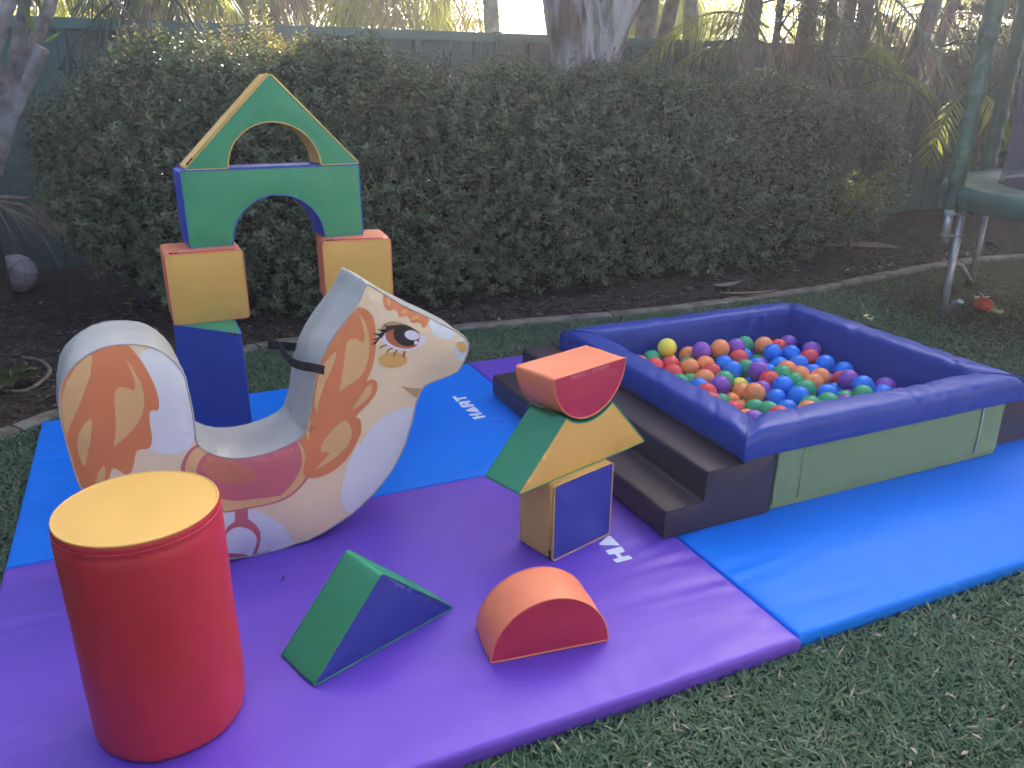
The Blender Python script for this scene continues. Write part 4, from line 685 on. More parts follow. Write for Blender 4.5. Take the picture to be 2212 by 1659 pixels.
def frond(name, p0, d0, L, droop, mat, parent, n=34, ll=.42, lw=.024, seed=0, hang=.5, flat=1.0):
    r = np.random.default_rng(seed); p0 = np.array(p0, float); d = unit(np.array(d0, float)); pts = [p0]; st = 14
    for k in range(st):
        d = unit(d+np.array([0, 0, -droop/st])); pts.append(pts[-1]+d*L/st)
    pts = np.array(pts); v, f = tube_data([tuple(q) for q in pts], [.012*(1-.8*k/st)+.002 for k in range(st+1)], 5)
    t = np.linspace(.14, .99, n); idx = t*st; i0 = np.minimum(idx.astype(int), st-1); fr = (idx-i0)[:, None]; Q = pts[i0]*(1-fr)+pts[i0+1]*fr; T = unit(pts[i0+1]-pts[i0])
    sd = unit(np.cross(T, np.array([0, 0, 1.])+r.normal(0, .05, T.shape))); P = np.vstack([Q, Q]); TT = np.vstack([T, T]); SS = np.vstack([sd, -sd])
    lg = np.tile(ll*(.35+.75*np.sin(np.pi*np.clip(t*.92+.10, 0, 1))), 2)*r.uniform(.85, 1.12, 2*n)
    D = SS*flat+TT*.75+np.array([0, 0, -hang])+r.normal(0, .10, P.shape); W = unit(TT+r.normal(0, .25, TT.shape))
    wl = np.array(parent.location) if parent else np.zeros(3); ok = gap_mask(P+wl) | (parent.name.startswith('palm') and parent.get('category') == 'palm frond'); P, D, W, lg = P[ok], D[ok], W[ok], lg[ok]
    if len(P) < 10: return None
    b = blades(name, P, D, W, lg, lw, r.uniform(.25, .8, len(P)), mat, parent, r.random(len(P)), .5)
    pyd('frond_stalk', v, f, 'twig' if mat == 'dead' else mat, parent)
    return b
def palm(x, y, h, lean, r0, label, seed, crown=7, low=3, group='slender palms behind the hedge'):
    r = np.random.default_rng(seed); root = empty('palm', (x, y, GZ), 0, label, 'palm', group)
    m = 40; pts, rs = [], []
    for k in range(m):
        t = k/(m-1); pts.append((lean[0]*t*h/4+.03*math.sin(t*5+seed), lean[1]*t, h*t)); rs.append(r0*(1.12-.25*t)*(1.09 if k % 4 == 0 else 1))
    tube('trunk', pts, rs, 'palm_trunk', root, 12)
    top = np.array(pts[-1])
    for k in range(crown):
        a = k*2.4+r.random(); frond('frond', top, (math.cos(a), math.sin(a), .9), r.uniform(1.5, 2.0), 1.7, 'frond', root, 30, .42, .028, int(seed*50+k))
    for k in range(4 if r0 > .05 else 2):
        q = np.array(pts[int(m*min(.95, r.uniform(1.75, 2.45)/h))]); a = r.uniform(3.0, 6.4); frond('dead_frond', q, (math.cos(a)*.6, math.sin(a)*.35, -.35), r.uniform(.6, .95), 1.2, 'dead', root, 18, .34, .012, int(seed*50+40+k), 1.1)
    for k in range(low):
        q = np.array(pts[int(m*min(.95, r.uniform(1.3, 2.6)/h))]); a = r.uniform(2.6, 6.6); dead = r.random() < .35
        frond('dead_frond' if dead else 'frond', q, (math.cos(a), math.sin(a)*.5, r.uniform(-.1, .6)), r.uniform(.9, 1.5), 1.5, 'dead' if dead else ('frond_dark' if r.random() < .55 else 'frond'), root, 24, .36, .018, int(seed*50+20+k), .9 if dead else .5)
PL = ['slender palm trunk nearest the fence gap with leaning dead fronds', 'thin palm trunk second from the left in the palm cluster', 'thick ringed palm trunk third from the left in the palm cluster', 'pale palm trunk in the middle of the palm cluster',
      'dark palm trunk close beside the pale one', 'ringed palm trunk left of the wide hanging frond', 'palm trunk leaning to the right above the hedge end', 'second leaning palm trunk nearest the trampoline pole']
for i, (px, yy, ln, r0) in enumerate(((1613, 6.70, (0, 0), .080), (1661, 6.85, (.05, 0), .035), (1721, 6.75, (.02, 0), .085), (1775, 6.65, (-.05, 0), .05), (1808, 6.75, (.05, .0), .055), (1838, 6.60, (.12, 0), .075), (1950, 6.45, (.85, -.1), .085), (1985, 6.55, (.9, -.1), .06))):
    X = {1613: 5.552, 1661: 5.960, 1721: 6.233, 1775: 6.471, 1808: 6.779, 1838: 6.818, 1950: 7.388, 1985: 7.743}[px]
    if ln[0] > .5: X -= .30
    palm(X, yy, 4.3+.25*(i % 3), ln, r0, PL[i], 3+i, 6, 5 if r0 > .05 else 2)
# wide hanging frond in front of the palms, low fan frond by the fence, sunlit fronds on the right
pr = empty('palm', (6.769, 6.300, 1.973), 0, 'wide green palm frond hanging in front of the palm trunks', 'palm frond'); pr.location.z = 0
def world_frond(root, p, d, L, droop, mat, **k):
    p = np.array(p)-np.array(root.location); return frond('frond', p, d, L, droop, mat, root, **k)
world_frond(pr, (6.489, 6.300, 2.364), (.75, -.1, -.15), 1.5, 1.0, 'frond_dark', n=26, ll=.62, lw=.028, seed=901, hang=.55)
world_frond(pr, (6.680, 6.350, 2.339), (.2, -.1, -.8), 1.1, .6, 'frond', n=22, ll=.55, lw=.035, seed=902, hang=.8)
pr2 = empty('palm', (5.537, 6.500, 1.414), 0, 'low arching palm frond fanning left over the hedge beside the fence', 'palm frond'); pr2.location.z = 0
world_frond(pr2, (5.563, 6.500, 1.804), (-.75, .15, .35), 1.3, 2.0, 'frond_dark', n=28, ll=.55, lw=.020, seed=903, hang=.45)
world_frond(pr2, (5.656, 6.600, 1.953), (-.8, .1, .5), 1.5, 1.6, 'frond', n=30, ll=.5, lw=.022, seed=904, hang=.4)
pr3 = empty('palm', (7.054, 5.600, 1.283), 0, 'bright sunlit yellow green palm frond behind the trampoline poles', 'palm frond'); pr3.location.z = 0
world_frond(pr3, (7.239, 5.600, 1.407), (-.55, -.15, -.25), .85, 1.3, 'frond', n=16, ll=.26, lw=.034, seed=905, hang=.25)
world_frond(pr3, (7.239, 5.600, 1.407), (.75, -.1, .15), .75, 1.9, 'frond', n=16, ll=.28, lw=.030, seed=906, hang=.35)
pr4 = empty('palm', (0.130, 6.750, 1.780), 0, 'dry grey palm fronds hanging down over the fence left of the castle roof', 'palm frond'); pr4.location.z = 0
for k, (p, d, L) in enumerate((((0.268, 6.780, 2.115), (-.75, -.1, -.35), .95), ((0.262, 6.750, 2.083), (-.35, -.1, -.6), .75), ((0.308, 6.750, 2.085), (.45, -.05, -.5), .6), ((-0.077, 6.700, 2.060), (.4, -.1, -.45), .7))):
    world_frond(pr4, p, d, L, .7, ('frond_dark', 'dead')[k % 2], n=26, ll=.34, lw=.014, seed=910+k, hang=1.0)
# palms beyond the fence on the left and centre
def back_palm(x, y, z, label, seed, nf, L, mats, spread=(0, 6.28), up=.35, droop=2.0, ll=.5, lw=.026):
    r = np.random.default_rng(seed); root = empty('palm', (x, y, GZ), 0, label, 'palm', 'palms beyond the fence')
    tube('trunk', [(0, 0, 0), (.03, .02, z*.5), (0, 0, z-GZ)], [.12, .10, .08], 'palm_trunk', root, 10)
    for k in range(nf):
        a = spread[0]+(spread[1]-spread[0])*(k+.5*r.random())/nf; frond('frond', (0, 0, z-GZ), (math.cos(a), math.sin(a), r.uniform(up-.2, up+.5)), L*r.uniform(.75, 1.15), droop*r.uniform(.8, 1.2), mats[k % len(mats)], root, 34, ll, lw, seed*31+k, .7)
back_palm(.15, 7.75, 2.45, 'palm beyond the fence with dry fronds drooping over it at the left', 11, 12, 1.25, ['dead', 'frond_dark', 'frond'], (3.0, 6.6), .2, 2.6, .42, .022)
back_palm(1.1, 9.0, 2.5, 'palm beyond the fence with brown hanging fronds above the castle roof', 12, 10, 1.0, ['dead', 'frond', 'frond_dark'], (0, 6.28), .3, 2.4, .36)
back_palm(2.3, 9.3, 2.9, 'palm beyond the fence with long strappy leaves left of the dark shrub', 13, 14, 1.5, ['frond', 'frond', 'dead'], (0, 6.28), .1, 2.6, .62, .03)
back_palm(3.4, 9.5, 3.0, 'palm beyond the fence with yellow fronds just left of the big trunk', 14, 9, 1.6, ['frond', 'dead'], (0, 6.28), .0, 2.4, .5)
back_palm(6.2, 9.6, 3.0, 'feathery yellow green palm beyond the fence right of the big trunk', 15, 10, 1.6, ['frond'], (0, 6.28), .1, 2.2, .55)
# big peeling trunk
def big_tree():
    x, y = 3.526, 6.45; root = empty('peeling_bark_tree', (x, y, GZ), 0, 'thick forked grey tree trunk with peeling bark behind the hedge', 'tree')
    rt = np.array([.912, -.411, 0])
    for nm, pts, rs, sd in (('trunk', [(0, 0), (0, .9), (-.01, 1.45), (-.05, 1.9), (-.12, 2.4), (-.22, 3.4), (-.30, 4.6)], [.27, .21, .19, .22, .24, .21, .15], 1.0),
                            ('trunk', [(.04, .1), (.05, .9), (.09, 1.45), (.24, 1.9), (.42, 2.4), (.75, 3.3), (1.1, 4.5)], [.22, .18, .16, .17, .17, .15, .11], 7.0)):
        P = spline([(*(rt*a)[:2], z) for a, z in pts], 60); R = np.interp(np.linspace(0, 1, 60), np.linspace(0, 1, len(rs)), rs); v, f = tube_data([tuple(q) for q in P], list(R), 40)
        V = []
        for k, q in enumerate(v):
            c = Vector(P[k//40]); d = q-c; nz = .10*noise.noise((d.x*4+sd, d.y*4, q.z*1.1))+.14*abs(noise.noise((d.x*9+d.z, d.y*9+sd, q.z*2.6)))+.05*noise.noise((d.x*22, d.y*22, q.z*9)); V.append(c+d*(1+nz*.75))
        pyd(nm, V, f, 'paper_bark', root)
    r = np.random.default_rng(5)
    for k in range(22):
        z = r.uniform(1.5, 2.5); a = r.uniform(3.6, 5.6); R = .235; L = r.uniform(.14, .4); s = rt*(math.cos(a)*R*.9-.03+(z-1.5)*.12)+np.array([-.411, -.912, 0])*(R*.98); lean = r.normal(0, .25)
        V = []
        for j in range(5): V += [s+np.array([lean*L*j/4-.012*(1-abs(j-2)/2), -.006-.02*(1 if j in (0,) else 0), z-1.0+1.0+L*j/4]), s+np.array([lean*L*j/4+.018*(1-abs(j-2)/2.2), -.012, z+L*j/4])]
        pyd('bark_strip', V, [(2*j, 2*j+1, 2*j+3, 2*j+2) for j in range(4)], 'paper_bark', root)
    n = 5000; P = r.normal(0, 1, (n, 3))*np.array([1.3, 1.0, .7])+np.array([.2, .1, 5.2]); k = gap_mask(P+np.array([x, y, GZ])); P = P[k]; L = r.uniform(.10, .18, len(P))
    leaves('crown', P, r.normal(0, 1, P.shape)+np.array([0, 0, -.8]), r.normal(0, 1, P.shape), L, L*.35, 'crown', root)['kind'] = 'stuff'
big_tree()
for i, (px, dx, r0, lb) in enumerate(((1385, .25, .12, 'brown tree stem beyond the fence right behind the big peeling trunk'), (1412, .85, .085, 'brown leaning tree stem beyond the fence against the bright sky'))):
    X = (4.976, 5.133)[i]; rt_ = empty('leaning_tree', (X-.3*dx, 7.7, GZ), 0, lb, 'tree'); tube('trunk', [(0, 0, 0), (dx*.2, 0, 1.2), (dx*.55, .05, 2.4), (dx*1.3, .1, 4.4)], [r0*1.2, r0, r0*.9, r0*.6], 'palm_trunk', rt_, 12)
    r = np.random.default_rng(70+i); n = 1500; P = r.normal(0, .5, (n, 3))+np.array([dx*1.4, .1, 4.9]); L = r.uniform(.1, .18, n); leaves('crown', P, r.normal(0, 1, P.shape), r.normal(0, 1, P.shape), L, L*.5, 'crown', rt_)['kind'] = 'stuff'
# hanging stems (thin dry aerial strands) near the trunk
for i, (px, pt, pb, yy, lb) in enumerate(((1340, -10, 140, 6.2, 'long dry hanging stem against the big trunk'), (1478, -10, 95, 6.6, 'thin dry hanging stem in front of the fence post'), (1505, 20, 115, 6.6, 'short dry hanging stem right of the fence post'))):
    a = [(3.737, 6.200, 2.177), (4.654, 6.600, 2.261), (4.810, 6.600, 2.118)][i]; b = [(3.860, 6.200, 1.587), (4.700, 6.600, 1.688), (4.839, 6.600, 1.699)][i]
    o = tube('hanging_vine', [a, tuple((np.array(a)+np.array(b))/2+np.array([.01, 0, 0])), b], [.008, .007, .005], 'twig'); tag(o, lb, 'twig')
# neighbour's house
hr = empty('neighbour_house', (14.944, 21, GZ), 0, 'pale neighbouring house with blue grey roof beyond the fence', 'house')
box('wall', (-3.2, 0, 0), (7, 6, 2.75), 'render', hr, .01)
pyd('roof', [(-3.6, -.5, 2.65), (7.5, -.5, 2.65), (7.5, 6.5, 2.65), (-3.6, 6.5, 2.65), (-.6, 3, 4.3), (5, 3, 4.3), (-3.6, -.5, 2.78), (7.5, -.5, 2.78), (7.5, 6.5, 2.78), (-3.6, 6.5, 2.78), ], [(0, 1, 7, 6), (1, 2, 8, 7), (2, 3, 9, 8), (3, 0, 6, 9), (6, 7, 5, 4), (7, 8, 5), (8, 9, 4, 5), (9, 6, 4), (0, 3, 2, 1)], 'roof', hr, smooth=False)
box('window', (-1.8, -.03, .9), (-.4, .02, 2.1), 'jump', hr, .004)
# pruned grey branching tree at the left edge
def grey_tree():
    b = (-1.101, 4.750, 0.116); root = empty('branching_tree', (b[0], b[1], GZ), 0, 'grey branching tree with few leaves at the left edge', 'tree'); o = np.array(root.location)
    def br(pts, rs, nm='branch'):
        P = spline([np.array(q)-o for q in pts], 26); R = np.interp(np.linspace(0, 1, 26), np.linspace(0, 1, len(rs)), rs); v, f = tube_data([tuple(q) for q in P], list(R), 12)
        V = [q+(q-Vector(P[k//12]))*.10*noise.noise((q.x*20, q.y*20, q.z*14)) for k, q in enumerate(v)]; pyd(nm, V, f, 'bark', root)
    br([(b[0]-.03, b[1], GZ-.02), (-0.880, 4.750, 0.575), (-0.708, 4.750, 0.885), (-0.596, 4.750, 1.147), (-0.524, 4.750, 1.350)], [.052, .044, .040, .040, .044], 'trunk')
    br([(-0.528, 4.750, 1.329), (-0.464, 4.750, 1.434), (-0.385, 4.720, 1.569), (-0.319, 4.700, 1.681), (-0.271, 4.700, 1.773), (-0.216, 4.700, 1.913)], [.040, .034, .030, .028, .028, .026])
    br([(-0.526, 4.750, 1.339), (-0.477, 4.780, 1.507), (-0.430, 4.800, 1.653), (-0.372, 4.800, 1.836)], [.040, .032, .028, .026])
    br([(-0.532, 4.750, 1.329), (-0.551, 4.720, 1.464), (-0.560, 4.700, 1.604)], [.036, .028, .026])
    br([(-0.613, 4.600, 1.401), (-0.486, 4.600, 1.669), (-0.433, 4.600, 1.757), (-0.379, 4.600, 1.874)], [.040, .036, .030, .026])
    br([(-0.731, 4.740, 0.843), (-0.622, 4.660, 1.056), (-0.515, 4.620, 1.258), (-0.411, 4.600, 1.433), (-0.337, 4.580, 1.559)], [.030, .030, .028, .030, .032])
    for p, q in (((-0.358, 4.600, 1.621), (-0.384, 4.550, 1.740)), ((-0.329, 4.600, 1.582), (-0.251, 4.550, 1.625)), ((-0.320, 4.700, 1.711), (-0.334, 4.600, 1.819))):
        p, q = np.array(p)-o, np.array(q)-o; d = q-p; L = np.linalg.norm(d); P = [p+d*t for t in np.linspace(0, 1, 9)]; s = np.cross(d/L, (.3, -.9, .1)); V = []
        for t, c in zip(np.linspace(0, 1, 9), P): wv = .30*L*math.sin(math.pi*min(1, t*.93+.05))*.8; V += [c+s*wv*.5, c+np.array([0, .006, -.004]), c-s*wv*.5]
        o2 = pyd('leaf', V, [q2 for k in range(8) for q2 in ((3*k, 3*k+1, 3*k+4, 3*k+3), (3*k+1, 3*k+2, 3*k+5, 3*k+4))], 'plumeria', root)
        at = o2.data.attributes.new('tint', 'FLOAT', 'POINT'); at.data.foreach_set('value', [.5]*len(V))
    # rest of the crown above the picture
    r = np.random.default_rng(8)
    for k in range(14):
        a = r.random()*6.28; e = np.array([.9*math.cos(a), .8*math.sin(a), 2.6+.6*r.random()]); st = np.array([(.2, 0, 1.95), (.05, 0, 2.0), (-.1, 0, 1.95)][k % 3]); pyd('branch', *tube_data([tuple(st), tuple((st+e)/2+np.array([0, 0, .1])), tuple(e)], [.026, .022, .014], 8), 'bark', root)
        n = 9; an = np.arange(n)*2.4; leaves('leaf_cluster', np.tile(e, (n, 1)), np.column_stack([np.cos(an), np.sin(an), .4+.3*r.random(n)]), np.tile((0, 0, 1.), (n, 1)), .26, .08, 'plumeria', root)
grey_tree()

# ================================================================ trampoline
def trampoline():
    cx, cy, R, zt = 6.05, 2.82, 1.44, .80; root = empty('trampoline', (cx, cy, GZ), 0, 'round trampoline with green padding and sleeved poles at the right edge', 'trampoline'); dz = -GZ
    ring = [(R*math.cos(2*math.pi*k/72), R*math.sin(2*math.pi*k/72), zt+dz) for k in range(72)]; tube('frame_ring', ring, .022, 'galv', root, 8, True)
    V = [(0, 0, zt+dz-.01)]+[(1.20*math.cos(2*math.pi*k/64), 1.20*math.sin(2*math.pi*k/64), zt+dz) for k in range(64)]; pyd('jump_mat', V, [(0, 1+k, 1+(k+1) % 64) for k in range(64)], 'jump', root)
    V, F, m = [], [], 160; pro = [(1.17, .012), (1.20, .030), (1.32, .040), (1.44, .036), (1.495, .022), (1.512, -.01), (1.515, -.045), (1.505, -.085), (1.495, -.105)]
    for k in range(m):
        a = 2*math.pi*k/m
        for j, (q, z) in enumerate(pro): nz = .014*noise.noise((math.cos(a)*9, math.sin(a)*9, j*.6)); V.append(((q+nz)*math.cos(a), (q+nz)*math.sin(a), zt+dz+z+nz*.8))
    n = len(pro); F = [(k*n+j, ((k+1) % m)*n+j, ((k+1) % m)*n+j+1, k*n+j+1) for k in range(m) for j in range(n-1)]; pyd('safety_pad', V, F, 'pad', root)
    def at(a, rr): return Vector((rr*math.cos(a), rr*math.sin(a), 0))
    a0 = math.atan2(3.59-cy, 4.83-cx); poles = [a0, a0-R_(56), a0+R_(60), a0+R_(120), a0+R_(180), a0+R_(240)]
    for k, a in enumerate(poles):
        p = at(a, R); out = at(a, 1); tg = Vector((-math.sin(a), math.cos(a), 0))
        tube('leg', [p+Vector((0, 0, .0)), p+Vector((0, 0, .30)), p+Vector((0, 0, zt+dz-.02))], .024, 'galv', root, 12)
        q = p+tg*.25
        tube('leg', [p+Vector((0, 0, .03))+tg*.03, p+tg*.10+Vector((0, 0, .10)), p+tg*.17+Vector((0, 0, .16)), q+Vector((0, 0, .19))], .020, 'galv', root, 10)
        up = p+out*.075+tg*(-.01)
        cp = tube('clamped_pole', [up+Vector((0, 0, .52)), up+Vector((0, 0, .76))], .026, 'galv', root, 12)
        tube('pole_cap', [up+Vector((0, 0, .70)), up+Vector((0, 0, .765))], .031, 'logo', cp, 12)
        for z in (.57, .71):
            tube('clamp', [up+out*.034+Vector((0, 0, z)), up+tg*.034+Vector((0, 0, z)), p+tg*.034-out*.03+Vector((0, 0, z)), p-out*.04-tg*.01+Vector((0, 0, z)), p-tg*.034+Vector((0, 0, z)), up-tg*.034+Vector((0, 0, z))], .005, 'galv', cp, 6, True)
        P = [up+out*(-.05*t)+Vector((0, 0, .74+2.0*t)) for t in np.linspace(0, 1, 70)]
        v, f = tube_data(P, [.052+.004*math.sin(k2*1.1) for k2 in range(70)], 16); V = [q2+(q2-P[i2//16])*(.16*noise.noise((q2.x*16, q2.y*16, q2.z*9+k))+.10*abs(noise.noise((q2.x*30, q2.y*30, q2.z*26)))) for i2, q2 in enumerate(v)]
        pyd('pole_sleeve', V, f, 'sleeve', root)
    V, m, rows = [], 120, 16
    for j in range(rows):
        t = j/(rows-1)
        for k in range(m):
            a = 2*math.pi*k/m; q = 1.16+.20*t**1.5-.05*math.sin(math.pi*t)+.03*noise.noise((math.cos(a)*5, math.sin(a)*5, t*2)); V.append((q*math.cos(a), q*math.sin(a), zt+dz+.03+1.75*t))
    F = [(j*m+k, j*m+(k+1) % m, (j+1)*m+(k+1) % m, (j+1)*m+k) for j in range(rows-1) for k in range(m)]; pyd('safety_net', V, F, 'net', root)
trampoline()

# ================================================================ small things in the bed and on the lawn
bx, by = (-0.860, 6.251)
vb = empty('leather_ball', (bx, by, bed_z(bx, by)+.128), 0, 'worn white leather ball lying on the soil by the fence', 'ball')
bm = bmesh.new(); bmesh.ops.create_uvsphere(bm, u_segments=40, v_segments=24, radius=.128); me = bpy.data.meshes.new('ball_skin'); bm.to_mesh(me); bm.free(); bsk = link('ball_skin', me, 'whiteball', vb)
for k in range(3):
    for off in (-.045, .045):
        rr = math.sqrt(.1285**2-off**2); pts = []
        for q in range(60): c, s = rr*math.cos(q*math.pi/30), rr*math.sin(q*math.pi/30); pts.append([(off, c, s), (c, off, s), (c, s, off)][k])
        tube('ball_seam', pts, .0018, 'ballline', bsk, 4, True)
vb.rotation_euler = (.4, .3, .9)
pbx, pby = (-0.993, 6.034)
pb = empty('timber_post', (pbx, pby, bed_z(pbx, pby)-.02), .1, 'dark square timber post beside the white ball at the left edge', 'post')
box('post_body', (-.20, -.11, 0), (.11, .11, .60), 'darkpost', pb, .006); box('post_cap', (-.215, -.125, .601), (.125, .125, .63), 'darkpost', pb, .005)
# dry palm frond at the left, over the post
df = empty('dry_frond', (-0.797, 5.400, 0.763), 0, 'dry spiky palm frond sticking out over the timber post at the left', 'palm frond'); df.location.z = 0
for k, (d, L) in enumerate((((.9, .1, .10), .75), ((.8, 0, -.25), .8), ((.9, .15, -.05), .6))):
    frond('frond', np.array((-0.880, 5.400, 0.793))-np.array(df.location), d, L, .7, 'dead', df, 18, .30, .008, 950+k, .25)
def lump(name, loc, r, mat, label, cat, flat=.8):
    root = empty(name, loc, 0, label, cat); bm = bmesh.new(); bmesh.ops.create_uvsphere(bm, u_segments=24, v_segments=14, radius=r)
    for q in bm.verts: a = math.atan2(q.co.y, q.co.x); q.co.z *= flat; k = 1+.05*math.cos(5*a); q.co.x *= k; q.co.y *= k
    me = bpy.data.meshes.new('skin'); bm.to_mesh(me); bm.free(); link('skin', me, mat, root); return root
rx_, ry_ = (5.294, 3.633)
rt2 = lump('red_toy', (rx_, ry_, GZ+.050), .062, 'toyred', 'small red round toy lying on the bare soil under the trampoline', 'toy')
tube('cord', [(0, 0, .045), (-.02, 0, .07), (-.045, .01, .085)], .004, 'logo', rt2, 6); tube('cord', [(0, 0, .05), (.04, -.01, .055)], .004, 'logo', rt2, 6)
# fallen palm sheath, curled leaf, bark pieces
sx, sy = (6.099, 5.550)
sh = empty('palm_sheath', (sx, sy, bed_z(sx, sy)), -.55, 'long dry palm sheath lying on the soil at the hedge end', 'palm sheath'); V = []
for k in range(20):
    t = k/19; w_ = .05*math.sin(math.pi*(.12+.8*t))
    for j in range(7): a = math.pi*j/6; V.append((-.32+.72*t, math.cos(a)*w_, .004+.8*math.sin(a)*w_+.02*math.sin(3*t)))
pyd('sheath_body', V, [(k*7+j, k*7+7+j, k*7+8+j, k*7+j+1) for k in range(19) for j in range(6)], 'twig', sh)
def curl(name, px, label, cat, L, W, rz, mat, curve=.5):
    root = empty(name, px, rz, label, cat); V = []
    for k in range(10):
        t = k/9; ww = W*math.sin(math.pi*(.06+.9*t)); z = .012+curve*L*(t-.4)**2
        for j in (-1, -.4, .4, 1): V.append((L*(t-.5), ww*j*.5, z+abs(j)*ww*.25))
    o = pyd('blade', V, [(k*4+j, k*4+4+j, k*4+5+j, k*4+j+1) for k in range(9) for j in range(3)], mat, root); a = o.data.attributes.new('tint', 'FLOAT', 'POINT'); a.data.foreach_set('value', [.85]*len(V))
def onbed(x, y): return (x, y, bed_z(x, y)+.006)
curl('dry_leaf', onbed(*(4.918, 5.224)), 'pale curled dry leaf near the kerb behind the ball pit', 'leaf', .24, .12, 1.2, 'litter', .9)
curl('dry_leaf', onbed(*(3.925, 4.728)), 'pale crumpled dry leaf beside the kerb above the pit corner', 'leaf', .22, .10, -.3, 'litter', .6)
curl('bark_piece', onbed(*(3.972, 4.521)), 'reddish brown bark strip on the kerb behind the ball pit', 'bark', .45, .05, -.35, 'dead', .2)
curl('dry_leaf', onbed(*(3.503, 5.607)), 'small brown dry leaf on the soil under the hedge', 'leaf', .10, .05, .4, 'litter', .5)
# bent vine loop and broad green leaf by the kerb on the left
vl = tag(tube('vine_loop', [tuple(q) for q in spline([(-0.823, 4.428, -0.020), (-0.670, 4.313, -0.010), (-0.589, 4.384, 0.010), (-0.568, 4.541, 0.010), (-0.625, 4.728, 0.010), (-0.727, 4.872, 0.000)], 30)], .010, 'twig'), 'dry brown vine loop lying on the soil at the left', 'vine')
def seedling(loc, label, n, L, W, mat='plumeria'):
    root = empty('seedling', loc, 0, label, 'plant'); an = np.arange(n)*2.2+.4; P = np.zeros((n, 3)); P[:, 2] = .03+.012*np.arange(n)
    tube('stem', [(0, 0, -.01), (.004, 0, .035+.012*n)], .004, 'twig', root, 6)
    for k in range(n):
        a = an[k]; d = Vector((math.cos(a), math.sin(a), .35)); s = Vector((-math.sin(a), math.cos(a), 0)); V = []
        for j in range(7): t = j/6; c = Vector(P[k])+d*L*t-Vector((0, 0, L*.4*t*t)); ww = W*math.sin(math.pi*(.08+.88*t)); V += [c+s*ww*.5+Vector((0, 0, ww*.15)), c, c-s*ww*.5+Vector((0, 0, ww*.15))]
        o = pyd('leaf', V, [q for j in range(6) for q in ((3*j, 3*j+1, 3*j+4, 3*j+3), (3*j+1, 3*j+2, 3*j+5, 3*j+4))], mat, root); a_ = o.data.attributes.new('tint', 'FLOAT', 'POINT'); a_.data.foreach_set('value', [.1]*len(V))
seedling(onbed(*(-0.716, 4.361)), 'broad leaved green seedling beside the vine loop', 5, .13, .10, 'shrub')
seedling(onbed(*(-0.178, 5.545)), 'small green seedling on the soil behind the pony tail', 4, .06, .045, 'shrub')
# small curled leaf fragment on the purple mat
fx, fy = (0.220, 2.161)
tag(tube('leaf_fragment', [(fx+.004, fy+.012, .004), (fx+.008, fy+.004, .007), (fx+.006, fy-.006, .005), (fx-.004, fy-.012, .004)], [.0008, .0022, .0018, .0006], 'darkpost', None, 5), 'tiny dark curled leaf fragment on the purple mat', 'leaf')
# leaf litter
n = 9500; x = rng.uniform(-1.6, 7.5, n); y = kerb_y(x)+.06+rng.random(n)**1.2*2.1; k = y < 7.0; x, y = x[k], y[k]; n = len(x)
z = np.array([bed_z(a, b)+.022*noise.noise((a*3, b*3, 1))+.012*noise.noise((a*9, b*9, 5)) for a, b in zip(x, y)])+.006
L = rng.uniform(.014, .06, n)*np.where(rng.random(n) < .08, 1.9, 1); tint = rng.random(n)*.8; tint[rng.random(n) < .04] = .98
tag(leaves('leaf_litter', np.column_stack([x, y, z]), np.column_stack([rng.normal(0, 1, n), rng.normal(0, 1, n), rng.normal(0, .15, n)]), np.column_stack([rng.normal(0, .25, n), rng.normal(0, .25, n), np.ones(n)]), L, L*rng.uniform(.12, .5, n), 'litter', None, tint), 'brown leaf litter scattered over the dark soil', 'leaf litter', kind='stuff')
# ================================================================ grass
def grass():
    CR = np.array(CAM_ROT); out = []
    def vis(P, m=60):
        q = (P-np.array([0, 0, 1.4]))@CR; u = 1106+1727*q[:, 0]/-q[:, 2]; v = 829.5-1727*q[:, 1]/-q[:, 2]; return (q[:, 2] < 0) & (u > -m-120) & (u < 2212+m+160) & (v < 1659+m+120) & (v > -m)
    for (x0, x1, y0, y1, dens) in ((.0, 3.6, .35, 1.36, 30000), (-1.0, -.50, 1.5, 4.2, 20000), (-.7, 3.8, 3.78, 4.75, 19000), (3.45, 6.4, 1.2, 4.85, 12000)):
        n = int((x1-x0)*(y1-y0)*dens); P = np.column_stack([rng.uniform(x0, x1, n), rng.uniform(y0, y1, n), np.full(n, GZ-.004)]); out.append(P[vis(P)])
    P = np.vstack(out); x, y = P[:, 0], P[:, 1]; k = (y < kerb_y(x)-.055) & ~((x > -.540) & (x < 3.495) & (y > 1.328) & (y < 3.842))
    pat = np.sin(x*3.1+1.7*np.sin(y*2.3))*np.sin(y*3.7+x)+.5*np.sin(x*7.3+y*5.1)
    bare = np.clip((x-4.25)/.7, 0, 1)*np.clip((y-2.2)/.8+.25*pat, 0, 1); k &= rng.random(len(P)) > bare*.93
    P = P[k]; pat = pat[k]; n = len(P); a = rng.random(n)*6.283+.5*pat; el = rng.uniform(.15, 1.1, n)
    D = np.column_stack([np.cos(a), np.sin(a), el]); Sd = np.column_stack([-np.sin(a), np.cos(a), rng.normal(0, .35, n)])
    L = rng.uniform(.016, .050, n); W = rng.uniform(.0036, .0070, n); tint = np.clip(.40+.14*pat+rng.normal(0, .2, n), 0, .84); tint[rng.random(n) < .022] = .98
    P[:, 2] += rng.uniform(0, .016, n)
    tag(blades('lawn_grass', P, D, Sd, L, W, rng.uniform(.0, .42, n), 'grass', None, tint, .75), 'short broad bladed green lawn grass around the mats', 'grass', kind='stuff'); print('grass blades', n)
grass()
n = 70; x = rng.uniform(.6, 3.3, n); y = rng.uniform(.5, 1.28, n); L = rng.uniform(.012, .03, n)
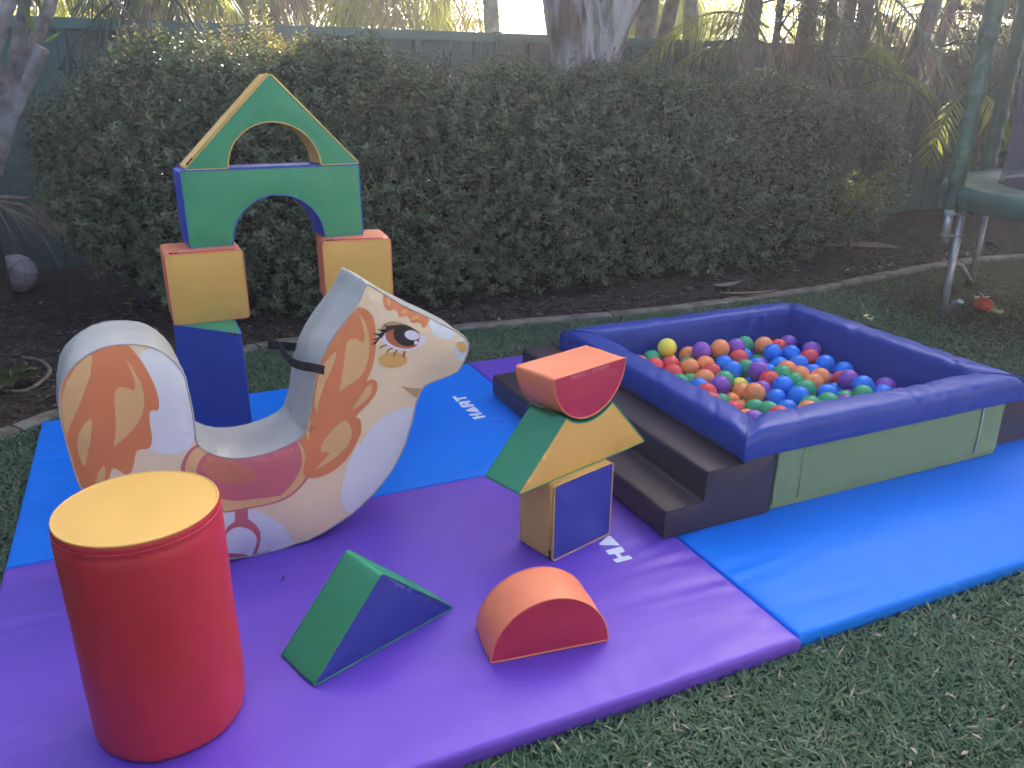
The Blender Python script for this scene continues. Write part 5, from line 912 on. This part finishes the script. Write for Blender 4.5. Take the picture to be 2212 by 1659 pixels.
tag(leaves('lawn_litter', np.column_stack([x, y, np.full(n, GZ+.030)]), rng.normal(0, 1, (n, 3))*np.array([1, 1, .15]), np.tile((0, 0, 1.), (n, 1)), L, L*.35, 'litter', None, np.full(n, .93)), 'dry leaf bits scattered on the lawn', 'leaf litter', kind='stuff')

# ================================================================ unseen house and side fence, added to cut sky light from behind and left
def house():
    root = empty('unseen_shade_house', (0, -3.2, GZ), 0, 'unseen house with deep eaves added behind the camera to block low sky light', 'house')
    box('wall', (-6, -5, 0), (9, 0, 2.5), 'render', root, .01)
    pyd('roof', [(-6.8, 1.0, 2.45), (9.8, 1.0, 2.45), (9.8, -6, 2.45), (-6.8, -6, 2.45), (-6.8, 1.0, 2.6), (9.8, 1.0, 2.6), (9.8, -6, 2.6), (-6.8, -6, 2.6), (-3, -2.5, 4.2), (6, -2.5, 4.2)], [(0, 3, 2, 1), (0, 1, 5, 4), (1, 2, 6, 5), (2, 3, 7, 6), (3, 0, 4, 7), (4, 5, 9, 8), (5, 6, 9), (6, 7, 8, 9), (7, 4, 8)], 'roof', root, smooth=False)
    box('glass_door', (-1, .005, .05), (1.6, .04, 2.1), 'jump', root, .004)
    f = empty('unseen_shade_fence', (-2.6, 0, 0), 0, 'unseen dark green steel fence added on the left to darken that side', 'fence')
    for k in range(13): box('panel', (-.02, -3.2+k*.8, -.1), (.02, -2.412+k*.8, 1.82), 'fence', f, .004)
    box('top_rail', (-.045, -3.2, 1.822), (.045, 6.95, 1.87), 'fence_cap', f, .006)
house()

n = 60; x = rng.uniform(-.4, 3.4, n); y = np.where(rng.random(n) < .6, 1.34+rng.random(n)**2*.35, rng.uniform(1.4, 2.5, n)); L = rng.uniform(.006, .018, n)
tag(leaves('grass_clippings', np.column_stack([x, y, np.full(n, .004)]), rng.normal(0, 1, (n, 3))*np.array([1, 1, .1]), np.tile((0, 0, 1.), (n, 1)), L, .0016, 'grass', None, rng.random(n)), 'few loose grass clippings lying on the mats', 'grass clippings', kind='stuff')
hb = box('haze', (-9, -2.2, -1.1), (22, 30, 8.6), None, None, 0); tag(hb, 'thin haze added in the air to imitate lens glare', 'haze', kind='stuff')  # thin volume added to lift the darks like a lens veil
hm = bpy.data.materials.new('lens_veil_volume'); hm.use_nodes = True; ht = hm.node_tree; ht.nodes.remove(ht.nodes['Principled BSDF'])
pv = ht.nodes.new('ShaderNodeVolumePrincipled'); pv.inputs['Color'].default_value = (.95, .96, 1, 1); pv.inputs['Density'].default_value = .019; pv.inputs['Anisotropy'].default_value = .7
ht.links.new(pv.outputs[0], ht.nodes['Material Output'].inputs['Volume']); hb.data.materials.clear(); hb.data.materials.append(hm)
